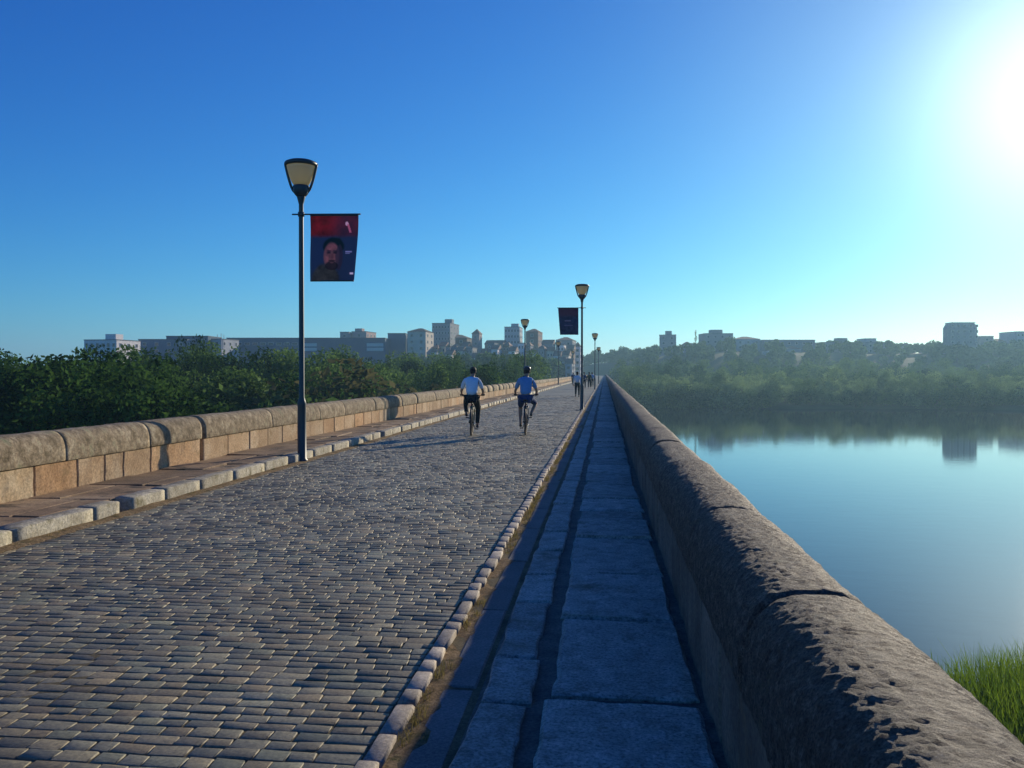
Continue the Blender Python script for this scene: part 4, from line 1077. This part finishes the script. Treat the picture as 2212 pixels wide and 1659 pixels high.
B('bell_tower', 'narrow white belfry with a pointed top left of the second lamp post', 1243, 1251, 738, 430, W['white'], 3, -15, 'pyramid', bays=1, cat='tower')
for u0, w_, v, wmt, rf in ((880, 16, 757, 'white', 'gable'), (902, 14, 762, 'grey', 'flat'), (930, 18, 744, 'brown', 'hip'), (948, 14, 738, 'cream', 'gable'), (972, 16, 742, 'slate', 'hip'), (996, 15, 738, 'white', 'gable'),
        (1006, 16, 752, 'grey', 'flat'), (1038, 15, 752, 'brown', 'gable'), (1052, 18, 742, 'slate', 'flat'), (1074, 14, 756, 'cream', 'gable'), (1084, 18, 738, 'brown', 'hip'), (1118, 15, 742, 'white', 'flat'), (1130, 18, 738, 'slate', 'hip'),
        (1146, 14, 752, 'white', 'gable'), (1160, 18, 745, 'grey', 'hip'), (1180, 15, 748, 'cream', 'gable'), (1204, 14, 746, 'white', 'flat'), (1224, 15, 744, 'brown', 'gable')):
    B('town_house', 'tiny house in the crowded old town in front of the taller skyline blocks', u0, u0 + w_, v, 408 + (u0 * 7) % 20, W[wmt], 8, -10, rf, bays=2, group='tiny houses of the old town')
for u0, w_, v, wmt in ((1478, 18, 738, 'pale'), (1560, 26, 748, 'white'), (1700, 30, 747, 'pale'), (1806, 22, 737, 'grey'), (1950, 26, 741, 'pale'), (2000, 20, 744, 'grey'), (2092, 20, 740, 'white')):
    B('town_house', 'small hazy house among the treetops of the right skyline', u0, u0 + w_, v, 500 + (u0 * 7) % 18, W[wmt], 8, 0, 'hip', bays=3, group='small houses on the right skyline')
# right skyline
B('apartment_block', 'hazy stepped building with a small turret left of the cypress spike', 1420, 1464, 724, 520, W['grey'], 12, -10, box=(.55, 4, 2.5))
B('apartment_block', 'hazy grey-green block with a rooftop box right of the cypress spike', 1522, 1583, 721, 520, W['grey'], 14, 0, box=(.5, 7, 2.4))
B('town_house', 'hazy broad gabled house right of the grey-green block', 1590, 1642, 726, 515, W['pale'], 14, 0, 'hip')
B('office_building', 'long low hazy building with a straight roof on the right skyline', 1648, 1760, 735, 510, W['blue'], 14)
B('office_building', 'second long low hazy building with two roof boxes', 1775, 1920, 740, 505, W['grey'], 14, box=(.36, 6, 2.6))
B('apartment_block', 'small hazy house left of the high-rise', 1868, 1892, 732, 515, W['pale'], 10)
B('apartment_block', 'pale house with light terraces half hidden among the hillside trees', 1657, 1682, 758, 470, W['white'], 8, 0)
B('high_rise', 'grey high-rise with clipped upper corners mirrored in the river', 2050, 2115, 697, 480, W['grey'], 8, 0, chamfer=2.6, bays=5, cat='tower block')
B('apartment_block', 'hazy block right of the high-rise', 2117, 2145, 727, 500, W['pink'], 12)
B('apartment_block', 'hazy domed-looking wide block near the right edge', 2148, 2188, 731, 505, W['grey'], 12, 0, 'hip')
B('apartment_block', 'tall hazy block cut by the right edge', 2194, 2240, 717, 495, W['pale'], 14, bays=5)
for i, (u, d, v) in enumerate(((466, 371, 722), (474, 371, 720), (480, 371, 723))):
    x, y = spot(u, d); z = level(v, d); mb = MB(); mb.tube([(0, 0, -6), (0, 0, 0)], .12, 6); o = mb.build('roof_mast', M['wframe']); o.location = (x, y + 2, z)
    tag(o, 'thin pale mast on the roof of the whitish far-left building', 'mast', 'thin masts on a roof')

# ------------------------------------------------------------------ haze
mb = MB(); mb.box((0, 940, 30), (3060, 2140, 84.4))
hz = mb.mesh('haze'); m = bpy.data.materials.new('haze_air'); m.use_nodes = True; t = m.node_tree; t.nodes.clear()
ho = t.nodes.new('ShaderNodeOutputMaterial'); pv = t.nodes.new('ShaderNodeVolumePrincipled')
pv.inputs['Color'].default_value = (.42, .76, 1.0, 1); pv.inputs['Density'].default_value = .00036; pv.inputs['Anisotropy'].default_value = .45
t.links.new(pv.outputs[0], ho.inputs['Volume']); o = link('haze', hz, m); tag(o, 'thin blue morning haze over river and town', None, None, 'stuff')
